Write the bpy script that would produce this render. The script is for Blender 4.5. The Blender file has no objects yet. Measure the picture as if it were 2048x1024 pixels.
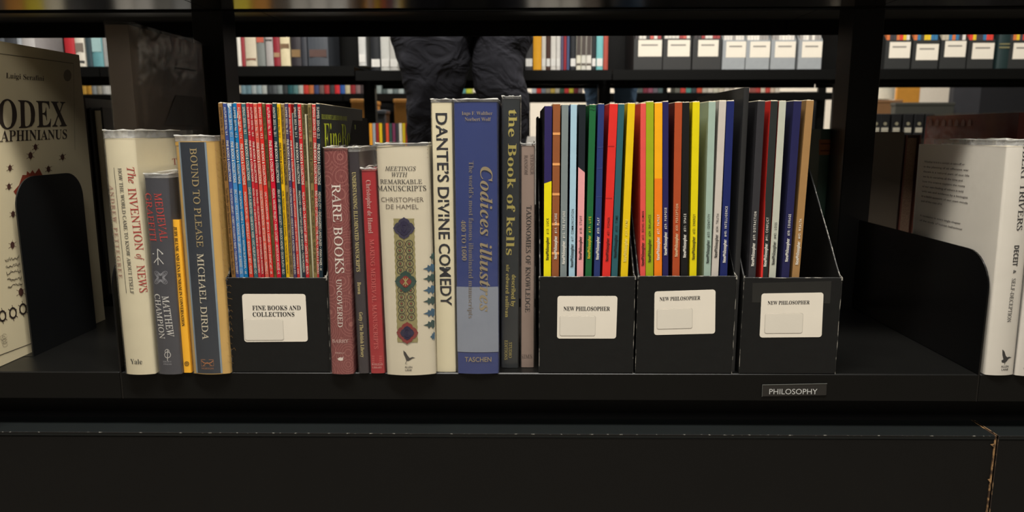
import bpy, math, random
from mathutils import Vector, Matrix
R = math.radians
random.seed(7)
SC = bpy.context.scene
COL = SC.collection
# ------------------------------------------------------------------ camera
F = 1450.0
SZ = 0.30                       # height of the lower shelf above the floor
EYE = SZ + 0.257
CAM = Vector((0.0, -0.752, EYE))
PITCH, YAW, ROLL = R(9.66), R(0.83), R(-0.10)
fw = Vector((-math.sin(YAW)*math.cos(PITCH), math.cos(YAW)*math.cos(PITCH), -math.sin(PITCH)))
rt = Vector((math.cos(YAW), math.sin(YAW), 0)); up = rt.cross(fw)
_r = rt*math.cos(ROLL)+up*math.sin(ROLL); _u = up*math.cos(ROLL)-rt*math.sin(ROLL)
rt, up = _r, _u
cd = bpy.data.cameras.new('camera'); cam = bpy.data.objects.new('camera', cd); COL.objects.link(cam)
m = Matrix.Identity(4)
for i in range(3):
    m[i][0] = rt[i]; m[i][1] = up[i]; m[i][2] = -fw[i]; m[i][3] = CAM[i]
cam.matrix_world = m
cd.sensor_width = 36; cd.lens = F/2048*36; cd.clip_start = 0.02; cd.clip_end = 60
cd.dof.use_dof = True; cd.dof.focus_distance = 0.79; cd.dof.aperture_fstop = 8.0
SC.camera = cam
SC.view_settings.view_transform = 'Standard'; SC.view_settings.look = 'None'
SC.view_settings.gamma = 1; SC.view_settings.use_curve_mapping = False
SC.view_settings.exposure = 0.0
W = bpy.data.worlds.new('world'); SC.world = W; W.use_nodes = True
W.node_tree.nodes['Background'].inputs[0].default_value = (1.0, 0.93, 0.82, 1)
W.node_tree.nodes['Background'].inputs[1].default_value = 0.012
def area(name, loc, target, sx, sy, power, col=(1, .955, .885)):
    l = bpy.data.lights.new(name, 'AREA'); l.shape = 'RECTANGLE'; l.size = sx; l.size_y = sy
    l.energy = power; l.color = col
    o = bpy.data.objects.new(name, l); COL.objects.link(o); o.location = loc
    o.rotation_euler = (Vector(target)-Vector(loc)).to_track_quat('-Z', 'Y').to_euler()
    return o
area('aisle_light_front', (-0.1, -0.62, 2.35), (0.0, -0.1, 0.4), 1.6, 0.16, 96)
area('front_fill_light', (0.4, -1.9, 2.3), (0.2, 0.0, 0.4), 1.6, 0.5, 22)  # weak frontal fill added to stand in for bounced light, not a fixture
area('aisle_light_middle', (0.2, 0.85, 2.4), (0.2, 1.6, 0.75), 4.0, 0.3, 76)
area('aisle_light_far', (0.3, 2.75, 2.4), (0.3, 3.3, 0.8), 5.0, 0.3, 60)
area('room_light_far', (1.5, 4.9, 2.5), (1.5, 6.0, 0.8), 5.0, 0.6, 120)

def ray(px, py):
    return fw*F + rt*(px-1024) - up*(py-512)
def PY(px, py, Y):
    d = ray(px, py); return CAM + d*((Y-CAM.y)/d.y)
def PX(px, py, X):
    d = ray(px, py); return CAM + d*((X-CAM.x)/d.x)
def PZ(px, py, Z):
    d = ray(px, py); return CAM + d*((Z-CAM.z)/d.z)

# ------------------------------------------------------------------ helpers
def lin(c):
    c = c/255.0
    return c/12.92 if c <= .04045 else ((c+.055)/1.055)**2.4
def RGB(c, k=1.0):
    return tuple(min(.95, lin(v)*k) for v in c)+(1,)
_M = {}
def mat(col, rough=.5, k=1.15, noise=.12, scale=60, bump=.0, metal=0., spec=.5, name=None, coat=0.):
    key = (tuple(col), rough, k, noise, scale, bump, metal, spec, coat)
    if key in _M: return _M[key]
    mt = bpy.data.materials.new(name or 'surface'); mt.use_nodes = True
    n = mt.node_tree; b = n.nodes['Principled BSDF']
    c = RGB(col, k)
    tc = n.nodes.new('ShaderNodeTexCoord')
    nz = n.nodes.new('ShaderNodeTexNoise'); nz.inputs['Scale'].default_value = scale; nz.inputs['Detail'].default_value = 4
    n.links.new(tc.outputs['Object'], nz.inputs['Vector'])
    mx = n.nodes.new('ShaderNodeMix'); mx.data_type = 'RGBA'
    mx.inputs[6].default_value = tuple(v*(1-noise) for v in c[:3])+(1,)
    mx.inputs[7].default_value = tuple(min(1, v*(1+noise)) for v in c[:3])+(1,)
    n.links.new(nz.outputs['Fac'], mx.inputs[0]); n.links.new(mx.outputs[2], b.inputs['Base Color'])
    b.inputs['Roughness'].default_value = rough; b.inputs['Metallic'].default_value = metal
    b.inputs['Specular IOR Level'].default_value = spec
    b.inputs['Coat Weight'].default_value = coat
    if bump:
        bp = n.nodes.new('ShaderNodeBump'); bp.inputs['Strength'].default_value = bump; bp.inputs['Distance'].default_value = .001
        n.links.new(nz.outputs['Fac'], bp.inputs['Height']); n.links.new(bp.outputs['Normal'], b.inputs['Normal'])
    _M[key] = mt
    return mt
def sleeve_mat():
    mt = bpy.data.materials.new('clear_plastic'); mt.use_nodes = True
    n = mt.node_tree; n.nodes.clear()
    out = n.nodes.new('ShaderNodeOutputMaterial'); tr = n.nodes.new('ShaderNodeBsdfTransparent')
    gl = n.nodes.new('ShaderNodeBsdfGlossy'); gl.inputs['Roughness'].default_value = .16
    df = n.nodes.new('ShaderNodeBsdfTranslucent'); df.inputs[0].default_value = (.8, .8, .78, 1)
    d2 = n.nodes.new('ShaderNodeBsdfDiffuse'); d2.inputs[0].default_value = (.8, .8, .78, 1)
    a = n.nodes.new('ShaderNodeMixShader'); b = n.nodes.new('ShaderNodeMixShader'); c = n.nodes.new('ShaderNodeMixShader')
    lw = n.nodes.new('ShaderNodeLayerWeight'); lw.inputs[0].default_value = .3; fr = n.nodes.new('ShaderNodeMapRange'); fr.inputs[3].default_value = .022; fr.inputs[4].default_value = .5; pw = n.nodes.new('ShaderNodeMath'); pw.operation = 'POWER'; pw.inputs[1].default_value = 2.5; n.links.new(lw.outputs['Facing'], pw.inputs[0]); n.links.new(pw.outputs[0], fr.inputs[0])
    nz = n.nodes.new('ShaderNodeTexNoise'); nz.inputs['Scale'].default_value = 22; nz.inputs['Detail'].default_value = 3
    tc = n.nodes.new('ShaderNodeTexCoord'); n.links.new(tc.outputs['Object'], nz.inputs['Vector'])
    bp = n.nodes.new('ShaderNodeBump'); bp.inputs['Strength'].default_value = .5; bp.inputs['Distance'].default_value = .004
    n.links.new(nz.outputs['Fac'], bp.inputs['Height'])
    n.links.new(bp.outputs[0], gl.inputs['Normal']); n.links.new(bp.outputs[0], lw.inputs['Normal'])
    a.inputs[0].default_value = .5; n.links.new(df.outputs[0], a.inputs[1]); n.links.new(d2.outputs[0], a.inputs[2])
    b.inputs[0].default_value = .022; n.links.new(tr.outputs[0], b.inputs[1]); n.links.new(a.outputs[0], b.inputs[2])
    n.links.new(fr.outputs[0], c.inputs[0]); n.links.new(b.outputs[0], c.inputs[1]); n.links.new(gl.outputs[0], c.inputs[2])
    n.links.new(c.outputs[0], out.inputs[0])
    return mt
SLEEVE = sleeve_mat()
def wear_mat(dark, light, thr=.5, scale=240):
    mt = bpy.data.materials.new('worn_edge'); mt.use_nodes = True
    n = mt.node_tree; b = n.nodes['Principled BSDF']
    tc = n.nodes.new('ShaderNodeTexCoord'); nz = n.nodes.new('ShaderNodeTexNoise')
    nz.inputs['Scale'].default_value = scale; nz.inputs['Detail'].default_value = 3
    n.links.new(tc.outputs['Object'], nz.inputs['Vector'])
    cr = n.nodes.new('ShaderNodeValToRGB'); cr.color_ramp.elements[0].position = thr; cr.color_ramp.elements[1].position = thr+.12
    cr.color_ramp.elements[0].color = RGB(dark); cr.color_ramp.elements[1].color = RGB(light)
    n.links.new(nz.outputs['Fac'], cr.inputs[0]); n.links.new(cr.outputs[0], b.inputs['Base Color'])
    b.inputs['Roughness'].default_value = .6
    return mt
def haze_mat():
    mt = bpy.data.materials.new('folded_plastic'); mt.use_nodes = True
    n = mt.node_tree; n.nodes.clear()
    out = n.nodes.new('ShaderNodeOutputMaterial'); tr = n.nodes.new('ShaderNodeBsdfTransparent'); pb = n.nodes.new('ShaderNodeBsdfPrincipled')
    pb.inputs['Base Color'].default_value = (.62, .62, .6, 1); pb.inputs['Roughness'].default_value = .2
    tc = n.nodes.new('ShaderNodeTexCoord'); nz = n.nodes.new('ShaderNodeTexNoise'); nz.inputs['Scale'].default_value = 90; nz.inputs['Detail'].default_value = 2
    n.links.new(tc.outputs['Object'], nz.inputs['Vector'])
    mr = n.nodes.new('ShaderNodeMapRange'); mr.inputs[1].default_value = .35; mr.inputs[2].default_value = .7; mr.inputs[3].default_value = .12; mr.inputs[4].default_value = .42
    bp = n.nodes.new('ShaderNodeBump'); bp.inputs['Distance'].default_value = .003; n.links.new(nz.outputs['Fac'], bp.inputs['Height']); n.links.new(bp.outputs[0], pb.inputs['Normal'])
    n.links.new(nz.outputs['Fac'], mr.inputs[0]); mx = n.nodes.new('ShaderNodeMixShader'); n.links.new(mr.outputs[0], mx.inputs[0])
    n.links.new(tr.outputs[0], mx.inputs[1]); n.links.new(pb.outputs[0], mx.inputs[2]); n.links.new(mx.outputs[0], out.inputs[0])
    return mt
HAZE = haze_mat()
WEAR = wear_mat((34, 34, 32), (150, 146, 136), .5, 110)
WEARD = wear_mat((18, 18, 18), (130, 128, 120), .56, 160)
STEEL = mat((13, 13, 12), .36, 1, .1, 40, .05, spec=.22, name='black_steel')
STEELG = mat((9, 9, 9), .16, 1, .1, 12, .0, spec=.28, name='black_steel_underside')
CARD = mat((23, 23, 22), .6, 1.0, .15, 90, .25, spec=.2, name='black_cardboard')
PAPER = mat((225, 215, 190), .8, 1.0, .08, 300, name='page_paper')
LABELW = mat((222, 214, 198), .55, 1.0, .05, 40, .1, name='label_paper')
INK = mat((20, 20, 22), .6, 1.0, name='black_ink')

class MB:
    def __init__(s): s.v = []; s.f = []; s.m = []
    def add(s, vs, fs, mi=0):
        o = len(s.v); s.v += [tuple(v) for v in vs]
        for f in fs: s.f.append(tuple(i+o for i in f)); s.m.append(mi)
        return s
    def box(s, x0, x1, y0, y1, z0, z1, mi=0, b=0.0):
        if b <= 0:
            vs = [(x, y, z) for z in (z0, z1) for x, y in ((x0, y0), (x1, y0), (x1, y1), (x0, y1))]
            return s.add(vs, [(0, 3, 2, 1), (4, 5, 6, 7), (0, 1, 5, 4), (1, 2, 6, 5), (2, 3, 7, 6), (3, 0, 4, 7)], mi)
        b = min(b, (x1-x0)*.45, (y1-y0)*.45, (z1-z0)*.45)
        vs = []; 
        for z, e in ((z0, b), (z0+b, 0), (z1-b, 0), (z1, b)):
            X0, X1, Y0, Y1 = x0+e, x1-e, y0+e, y1-e; c = b if e == 0 else b*.5
            vs += [(X0+c, Y0, z), (X1-c, Y0, z), (X1, Y0+c, z), (X1, Y1-c, z), (X1-c, Y1, z), (X0+c, Y1, z), (X0, Y1-c, z), (X0, Y0+c, z)]
        fs = [tuple(reversed(range(8))), tuple(range(24, 32))]
        for r in range(3):
            for i in range(8):
                j = (i+1) % 8; fs.append((r*8+i, r*8+j, r*8+8+j, r*8+8+i))
        return s.add(vs, fs, mi)
    def prism(s, pts, fn, t0, t1, mi=0):
        """pts: 2-D outline; fn(a,b,t)->xyz"""
        n = len(pts)
        vs = [fn(a, b, t0) for a, b in pts]+[fn(a, b, t1) for a, b in pts]
        fs = [tuple(range(n)), tuple(reversed(range(n, 2*n)))]
        for i in range(n): j = (i+1) % n; fs.append((i, i+n, j+n, j))
        return s.add(vs, fs, mi)
    def tube(s, pts, r, mi=0, n=6, closed=False):
        pts = [Vector(p) for p in pts]; k = len(pts); vs = []
        for i, p in enumerate(pts):
            a = pts[max(0, i-1)] if not closed else pts[i-1]
            c = pts[min(k-1, i+1)] if not closed else pts[(i+1) % k]
            d = (c-a).normalized(); q = d.orthogonal().normalized() if abs(d.z) > .9 else d.cross(Vector((0, 0, 1))).normalized()
            w = d.cross(q); rr = r[i] if isinstance(r, (list, tuple)) else r
            for j in range(n):
                t = 2*math.pi*j/n; vs.append(p+q*math.cos(t)*rr+w*math.sin(t)*rr)
        fs = []
        for i in range(k if closed else k-1):
            ii = (i+1) % k
            for j in range(n):
                jj = (j+1) % n; fs.append((i*n+j, i*n+jj, ii*n+jj, ii*n+j))
        if not closed: fs += [tuple(reversed(range(n))), tuple(range((k-1)*n, k*n))]
        return s.add(vs, fs, mi)
def obj(name, mb, mats, parent=None, smooth=None, kind=None):
    me = bpy.data.meshes.new(name); me.from_pydata(mb.v, [], mb.f)
    if not isinstance(mats, (list, tuple)): mats = [mats]
    for q in mats: me.materials.append(q)
    if len(mats) > 1: me.polygons.foreach_set('material_index', mb.m)
    if smooth:
        me.polygons.foreach_set('use_smooth', [True]*len(me.polygons)); me.set_sharp_from_angle(angle=R(smooth))
    me.update()
    o = bpy.data.objects.new(name, me); COL.objects.link(o)
    if parent: o.parent = parent
    if kind: o['kind'] = kind
    return o
def thing(name, label, cat, loc=(0, 0, 0), group=None, rot=(0, 0, 0)):
    o = bpy.data.objects.new(name, None); COL.objects.link(o); o.location = loc; o.rotation_euler = rot
    o.empty_display_size = .02
    return tag(o, label, cat, group)
def tag(o, label, cat, group=None):
    o['label'] = label; o['category'] = cat
    if group: o['group'] = group
    return o
def struct(name, mb, mats, **k): return obj(name, mb, mats, kind='structure', **k)

# ---- lettering
_TX = {}
_BASE = {'roman': 0x1D434, 'serif': 0x1D400, 'serifb': 0x1D400, 'italic': 0x1D434, 'italicb': 0x1D468, 'sansb': 0x1D5D4, 'frak': 0x1D56C}
_OFF = {'roman': .006, 'serif': -.007, 'sans': .0, 'sansx': .017, 'sansm': .012, 'serifb': 0, 'italic': 0.004, 'italicb': 0, 'sansb': 0, 'frak': 0, 'sansl': -.004}
def conv(t, st):
    b = _BASE.get(st)
    if not b: return t
    r = ''
    for c in t:
        if 'A' <= c <= 'Z': r += chr(b+ord(c)-65)
        elif 'a' <= c <= 'z': r += '\u210e' if (c == 'h' and st == 'italic') else chr(b+26+ord(c)-97)
        elif '0' <= c <= '9' and st in ('serif', 'serifb'): r += chr(0x1D7CE+ord(c)-48)
        elif '0' <= c <= '9' and st == 'sansb': r += chr(0x1D7EC+ord(c)-48)
        else: r += c
    return r
def raw_text(t, st, sp=1.0):
    if st == 'serif' and t.upper() == t and not any(ch.isdigit() for ch in t): st = 'roman'
    key = (t, st, sp)
    if key in _TX: return _TX[key]
    c = bpy.data.curves.new('t', 'FONT'); c.body = conv(t, st); c.offset = _OFF[st]; c.size = 1; c.shear = -.27 if st == 'roman' else 0
    c.resolution_u = 3; c.space_character = sp; c.fill_mode = 'BOTH'
    o = bpy.data.objects.new('t', c); COL.objects.link(o)
    me = bpy.data.meshes.new_from_object(o)
    vs = [(v.co.x, v.co.y) for v in me.vertices]; fs = [tuple(p.vertices) for p in me.polygons]
    bpy.data.objects.remove(o); bpy.data.curves.remove(c); bpy.data.meshes.remove(me)
    if vs:
        x0 = min(v[0] for v in vs); x1 = max(v[0] for v in vs)
    else: x0, x1 = 0, 1
    cap = {'sans': .70, 'sansm': .71, 'sansl': .70}.get(st, .68)
    if t != 'H':
        hv = raw_text('H', st, 1.0); cap = hv[3]
    else:
        cap = max(v[1] for v in vs) if vs else cap
    _TX[key] = ([((x-x0)/(x1-x0), y/cap) for x, y in vs], fs, (x1-x0)/cap, cap)
    return _TX[key]
def put_text(mb, t, st, fn, mi=0, sp=1.0):
    """fn(u, v): u 0..1 along the line, v 0..1 baseline to cap height -> xyz"""
    vs, fs, _, _ = raw_text(t, st, sp)
    mb.add([fn(u, v) for u, v in vs], fs, mi)

# ------------------------------------------------------------------ spine placed by where it stands
class Spine:
    """a book whose front face (width w, height h) stands on z0 with its spine at depth Y; root frame: x across, y into the shelf, z up"""
    def __init__(s, name, label, cat, xtl, xtr, yt, xbl, xbr, yb=None, Y=None, zb=SZ, group=None, ybx=747, yaw=0., d=.0):
        if Y is None: Y = PZ((xbl+xbr)/2, yb, zb).y
        s.Y = Y
        A, B = PY(xtl, yt, Y), PY(xtr, yt, Y)
        C, D = PY(xbl, ybx, Y), PY(xbr, ybx, Y)
        s.w = ((B.x-A.x)+(D.x-C.x))/2
        mt, mb_ = (A+B)/2, (C+D)/2
        lean = math.atan2(mt.x-mb_.x, mt.z-mb_.z)
        if abs(lean) < R(.35): lean = 0
        s.lean = lean
        bx = mb_.x + (zb-mb_.z)*math.tan(lean)
        s.h = (mt.z-zb)/math.cos(lean)
        s.root = thing(name, label, cat, (bx, Y, zb+s.w/2*abs(math.sin(lean))+.0004), group, (0, lean, yaw))
        s.bulge = 0
    def L(s, px, py):
        p = PY(px, py, s.Y)-Vector(s.root.location)
        c, n = math.cos(s.lean), math.sin(s.lean)
        return (p.x*c-p.z*n, p.x*n+p.z*c)
    def yf(s, x):
        q = max(-1, min(1, 2*x/s.w)); return -s.bulge*(1-q*q)
    def text(s, mb, t, st, px, y0, y1, cap, way='down', mi=0, sp=1.0, x2=None, e=.0003):
        """cap = letter height in pixels; px = pixel column of the line's middle at the rows y0..y1 (start,end)"""
        capm = cap*(s.Y-CAM.y)/F/math.cos(PITCH)*1.0
        a = s.L(px, y0); b = s.L(x2 if x2 is not None else px, y1)
        if way == 'down': f = lambda u, v: (a[0]+(b[0]-a[0])*u+(v-.5)*capm, a[1]+(b[1]-a[1])*u)
        elif way == 'up': f = lambda u, v: (a[0]+(b[0]-a[0])*u-(v-.5)*capm, a[1]+(b[1]-a[1])*u)
        g = lambda u, v: (lambda q: (q[0], s.yf(q[0])-e, q[1]))(f(u, v))
        put_text(mb, t, st, g, mi, sp)
    def htext(s, mb, t, st, x0, x1, y, cap, mi=0, sp=1.0, e=.0003):
        """horizontal line: baseline row y"""
        a, b = s.L(x0, y), s.L(x1, y); capm = cap*(s.Y-CAM.y)/F
        def g(u, v):
            x = a[0]+(b[0]-a[0])*u; z = a[1]+(b[1]-a[1])*u+v*capm
            return (x, s.yf(x)-e, z)
        put_text(mb, t, st, g, mi, sp)
    def poly(s, mb, pts, mi=0, e=.0002, px=True):
        q = [s.L(*p) for p in pts] if px else pts
        vs = [(x, s.yf(x)-e, z) for x, z in q]
        mb.add(vs, [tuple(range(len(vs)))], mi)
    def rect(s, mb, x0, x1, z0, z1, mi=0, e=.0002, n=8):
        vs = []; 
        for i in range(n+1):
            x = x0+(x1-x0)*i/n; vs += [(x, s.yf(x)-e, z0), (x, s.yf(x)-e, z1)]
        mb.add(vs, [(2*i, 2*i+2, 2*i+3, 2*i+1) for i in range(n)], mi)
    def line(s, mb, pts, wd, mi=0, e=.0003, px=True, closed=False):
        q = [s.L(*p) for p in pts] if px else pts
        w2 = wd*(s.Y-CAM.y)/F/2 if px else wd/2
        n = len(q); vs = []
        for i in range(n):
            a = q[i-1] if (i or closed) else q[i]; b = q[(i+1) % n] if (i < n-1 or closed) else q[i]
            dx, dz = b[0]-a[0], b[1]-a[1]; l = math.hypot(dx, dz) or 1
            nx, nz = -dz/l*w2, dx/l*w2
            for sg in (1, -1):
                x, z = q[i][0]+sg*nx, q[i][1]+sg*nz; vs.append((x, s.yf(x)-e, z))
        fs = [(2*i, 2*i+1, (2*i+3) % (2*n), (2*i+2) % (2*n)) for i in range(n if closed else n-1)]
        mb.add(vs, fs, mi)

def u_shell(w, d, z0, z1, t, bulge, off=0., n=10, wave=0., seed=0, side=0.0, lowave=0.):
    """U-shaped cover: curved spine and two boards"""
    rd = random.Random(seed)
    hw = w/2+off
    out = [(-hw, d)]
    ins = [(-hw+t, d)]
    yy = lambda x: -off - bulge*(1-(x/hw)**2)
    c = min(.0012, w*.12)
    out.append((-hw, c-off)); ins.append((-hw+t, c+t-off))
    for i in range(n+1):
        x = -hw+c*.6+(2*hw-1.2*c)*i/n
        out.append((x, yy(x))); ins.append((max(-hw+t, min(hw-t, x)), yy(x)+t))
    out.append((hw, c-off)); ins.append((hw-t, c+t-off)); out.append((hw, d)); ins.append((hw-t, d))
    if wave or lowave:   # denser for a wavy rim
        def dens(a):
            r = []
            for i in range(len(a)-1):
                k = 8 if (i == 0 or i == len(a)-2) else 1
                for j in range(k): r.append(tuple(a[i][q]+(a[i+1][q]-a[i][q])*j/k for q in (0, 1)))
            return r+[a[-1]]
        out, ins = dens(out), dens(ins)
    N = len(out); mb = MB()
    zz = [z1+wave*(rd.random()-.6)+wave*.5*math.sin(i*1.1+seed) for i in range(N)]
    zl = [z0+lowave*(rd.random()*.6) for i in range(N)]
    vs = [(x, y, zl[i]) for i, (x, y) in enumerate(out)]+[(x, y, zz[i]) for i, (x, y) in enumerate(out)]
    vs += [(x, y, zl[i]) for i, (x, y) in enumerate(ins)]+[(x, y, zz[i]) for i, (x, y) in enumerate(ins)]
    fs = []
    for i in range(N-1):
        fs += [(i, i+1, N+i+1, N+i), (2*N+i+1, 2*N+i, 3*N+i, 3*N+i+1), (N+i, N+i+1, 3*N+i+1, 3*N+i), (i+1, i, 2*N+i, 2*N+i+1)]
    fs += [(0, N, 3*N, 2*N), (N-1, 3*N-1, 4*N-1, 2*N-1)]
    mb.add(vs, fs)
    return mb
PAGE_TOP = {}
def hardback(name, label, cat, q, cover, d=.16, bulge=.002, sleeve=None, group=None, board=.0022, yb=745, Y=None, pages=PAPER, zb=SZ, foot=0.0):
    """q = (xtl,xtr,yt,xbl,xbr) of the paper jacket; sleeve = pixel row of plastic rim"""
    s = Spine(name, label, cat, *q, yb=yb, Y=Y, group=group, zb=zb)
    s.bulge = bulge; s.d = d; w = s.w
    obj('cover', u_shell(w, d, foot, s.h, board, bulge), cover, s.root, 50)
    p = MB(); p.box(-w/2+board, w/2-board, board+.001, d-.004, .003, s.h-.0035, b=.0006); obj('page_block', p, pages, s.root)
    if sleeve is not None:
        top = s.L((q[0]+q[1])/2, sleeve)[1]
        obj('plastic_sleeve', u_shell(w, d*.97, 0, top, .00022, bulge, off=.0009, wave=.0012, seed=hash(label) % 97 if False else len(label), lowave=.0008), SLEEVE, s.root, 60)
        if top-s.h > .002: obj('sleeve_fold', u_shell(w, d*.8, s.h+.0004, top-.0006, .0003, bulge, off=.0004), HAZE, s.root, 60)
        # folded rim of the clear sleeve, its highlight painted in as near-white
        rim = u_shell(w, d*.6, top-.0009, top-.0002, .0006, bulge, off=.0012, wave=.0012, seed=len(label))
        obj('sleeve_rim', rim, mat((225, 225, 220), .3, 1.0), s.root)
    return s
def magazine(name, label, q, spine_col, d=.205, group=None, left=None, right=None, Y=.004, zb=SZ+.003, rough=.42, yaw=0., cat='magazine', k=1.02, pg=PAPER, fit=1.):
    s = Spine(name, label, cat, *q, Y=Y, group=group, zb=zb, ybx=553, yaw=yaw)
    s.w *= .96*fit; w = s.w; t = .00035; s.d = d
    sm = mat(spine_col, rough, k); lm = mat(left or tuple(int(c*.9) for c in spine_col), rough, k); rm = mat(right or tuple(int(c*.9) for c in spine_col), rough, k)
    mb = MB(); mb.box(-w/2, w/2, 0, t, 0, s.h, 0, b=.0002)
    mb.box(-w/2, -w/2+t, 0.0001, d, 0, s.h, 1); mb.box(w/2-t, w/2, 0.0001, d, 0, s.h, 2)
    obj('cover', mb, [sm, lm, rm], s.root)
    p = MB(); rd = random.Random(int(q[0]*7)); n = 5
    # slightly ragged top of the page block showing above the worn spine
    for i in range(n):
        a = -w/2+t+(w-2*t)*i/n; b = -w/2+t+(w-2*t)*(i+1)/n
        p.box(a, b, t*.9, d-.002, .0005, s.h+.0004+rd.random()*.0007)
    obj('page_block', p, pg, s.root)
    return s
def lettering(s, mats, build, name='spine_lettering'):
    mb = MB(); build(mb)
    if mb.f: obj(name, mb, mats, s.root)
def circ(cx, cy, r, n=16, a0=0, a1=360, ry=None):
    ry = ry or r
    return [(cx+r*math.cos(R(a0+(a1-a0)*i/n)), cy+ry*math.sin(R(a0+(a1-a0)*i/n))) for i in range(n+(0 if a1-a0 == 360 else 1))]

# ================================================================== SETTING
FLOOR = mat((120, 112, 100), .45, 1, .08, 8, name='floor_vinyl')
m_ = MB(); m_.box(-4, 5, -2.6, 7.2, -.1, 0); struct('floor', m_, FLOOR)
m_ = MB(); m_.box(-4, 5, -2.6, 7.2, 2.7, 2.8); struct('ceiling', m_, mat((60, 60, 58), .8, 1))
m_ = MB(); m_.box(-4, 5, 7.2, 7.3, 0, 2.7); struct('wall_back', m_, mat((232, 222, 205), .8, 1))
m_ = MB(); m_.box(-4.1, -4, -2.6, 7.2, 0, 2.7); struct('wall_left', m_, mat((90, 85, 78), .8, 1))
m_ = MB(); m_.box(5, 5.1, -2.6, 7.2, 0, 2.7); struct('wall_right', m_, mat((90, 85, 78), .8, 1))
m_ = MB(); m_.box(-4, 5, -2.7, -2.6, 0, 2.7); struct('wall_front', m_, mat((50, 48, 45), .8, 1))

# ================================================================== STEEL BOOKCASES
def rounded_plate(y0, y1, z0, z1, r, back_r=0.0):
    pts = [(y1, z0), (y0, z0)]
    pts += [(y0+r-r*math.cos(R(a)), z1-r+r*math.sin(R(a))) for a in range(0, 91, 10)]
    if back_r: pts += [(y1-back_r+back_r*math.cos(R(a)), z1-back_r+back_r*math.sin(R(a))) for a in range(90, -1, -10)]
    else: pts.append((y1, z1))
    return pts
XB = [PY(-1, 0, 0).x]*0
x_main0 = PY(243, 775, 0).x; x_main1 = PY(1956.5, 775, 0).x
BAY = x_main1-x_main0
bays = [(x_main0-BAY, x_main0), (x_main0, x_main1), (x_main1, x_main1+BAY)]
UP = SZ+.417                     # lowest edge of the shelves above
case = thing('steel_bookcase', 'near black steel double-sided bookcase holding the front row of books', 'bookcase', (0, .308, 0))
def kid(name, mb, mats, parent=case, smooth=None):
    o = obj(name, mb, mats, parent, smooth)
    # mesh is written in world coordinates; bring into the parent's frame
    off = Vector((0, 0, 0)); p = parent
    while p: off += Vector(p.location); p = p.parent
    for v in o.data.vertices: v.co -= off
    return o
lipz = PY(1000, 800, 0).z
for i, (a, b) in enumerate(bays):
    g = .0012
    a_, b_ = a+g, b-g
    for lev, (zt, lo) in enumerate(((SZ, SZ-lipz), (SZ+.455, .029), (SZ+.90, .029))):
        for (y0, y1) in ((0, .305), (.357, .640)):
            rear = y0 > .1
            if lev and rear: zt = zt+.0067
            g = .0003 if lev else .0012; a_, b_ = a+g, b-g
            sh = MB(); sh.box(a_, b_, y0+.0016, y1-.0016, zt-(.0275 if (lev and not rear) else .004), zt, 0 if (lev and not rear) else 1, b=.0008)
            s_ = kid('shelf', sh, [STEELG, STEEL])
            lp = MB(); lp.box(a_, b_, y0, y0+.0016, zt-lo, zt, b=.0006); kid_l = lp
            lo_ = obj('shelf_lip', lp, STEEL, s_)
            lp2 = MB(); lp2.box(a_, b_, y1-.0016, y1, zt-lo, zt, b=.0006); lo2 = obj('shelf_lip', lp2, STEEL, s_)
            for o in (lo_, lo2):
                for v in o.data.vertices: v.co -= Vector(case.location)
            if 0:   # end flanges hanging down from the shelf
                for xx in (a_, b_-.0016):
                    fl = MB(); fl.box(xx, xx+.0016, y0+.002, y1-.002, zt-lo, zt-.004)
                    q_ = obj('shelf_lip', fl, STEEL, s_)
                    for v in q_.data.vertices: v.co -= Vector(case.location)
for i, xx in enumerate((bays[0][0], x_main0, x_main1, bays[2][1])):
    po = MB(); 
    po.box(xx-.0285, xx+.0145, .3065, .3555, .0, 2.0, b=.001); kid('upright', po, mat((20, 20, 20), .3, 1, .1, 30))
# pale line along the front edge of the lower shelves (bare steel edge catching the light)
# end plates (rounded) at each bay edge
for xx in (x_main0, x_main1):
    zt = SZ+.131
    pl = MB(); pl.prism(rounded_plate(.001, .303, lipz-.0, zt, .04), lambda a, b, t: (t, a, b), xx-.0009, xx+.0009)
    kid('end_plate', pl, mat((10, 10, 10), .25, 1), smooth=30)
    pl = MB(); pl.prism(rounded_plate(.359, .638, lipz, zt, .04, .04), lambda a, b, t: (t, a, b), xx-.0009, xx+.0009)
    kid('end_plate', pl, mat((10, 10, 10), .25, 1), smooth=30)
for xx in (x_main0, x_main1):
    jc = MB(); jc.box(xx-.006, xx+.006, .6345, .637, SZ+.4335, SZ+.461); kid('joint_cap', jc, STEEL)
# recessed kick behind and under the lower shelves
kb = MB(); kb.box(bays[0][0], bays[2][1], .0285, .59, 0, lipz-.001); kid('kick_panel', kb, mat((6, 6, 6), .7, 1))
# base cabinets
BT = SZ-.0625
FY = PZ(1000, 868, BT).y
xj = PZ(1993, 871, BT).x
def base_unit(x0, x1, lab):
    r = thing('base_cabinet', lab, 'cabinet', ((x0+x1)/2, FY, 0))
    t = MB(); t.box(x0, x1, FY, .0275, BT-.0042, BT, b=.0005); kid('top_panel', t, mat((17, 20, 20), .45, 1.1, .2, 12, .1, spec=.3), r)
    f = MB(); f.box(x0, x1, FY+.0006, FY+.018, 0, BT-.0045, b=.0006); kid('front_panel', f, mat((14, 13.5, 12.5), .5, 1.1, .18, 14, .12, spec=.2), r)
    bk = MB(); bk.box(x0+.001, x1-.001, FY+.0185, .027, 0.01, BT-.0045); kid('carcass', bk, mat((10, 10, 10), .6, 1), r)
    e = MB(); e.box(x0+.002, x1-.002, FY-.0003, FY+.0006, BT-.0004, BT+.0002); kid('worn_edge', e, WEARD, r)
    return r
bl_ = base_unit(-1.75, xj-.0012, 'long black base cabinet under the main shelf, left of the brown joint')
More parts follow.
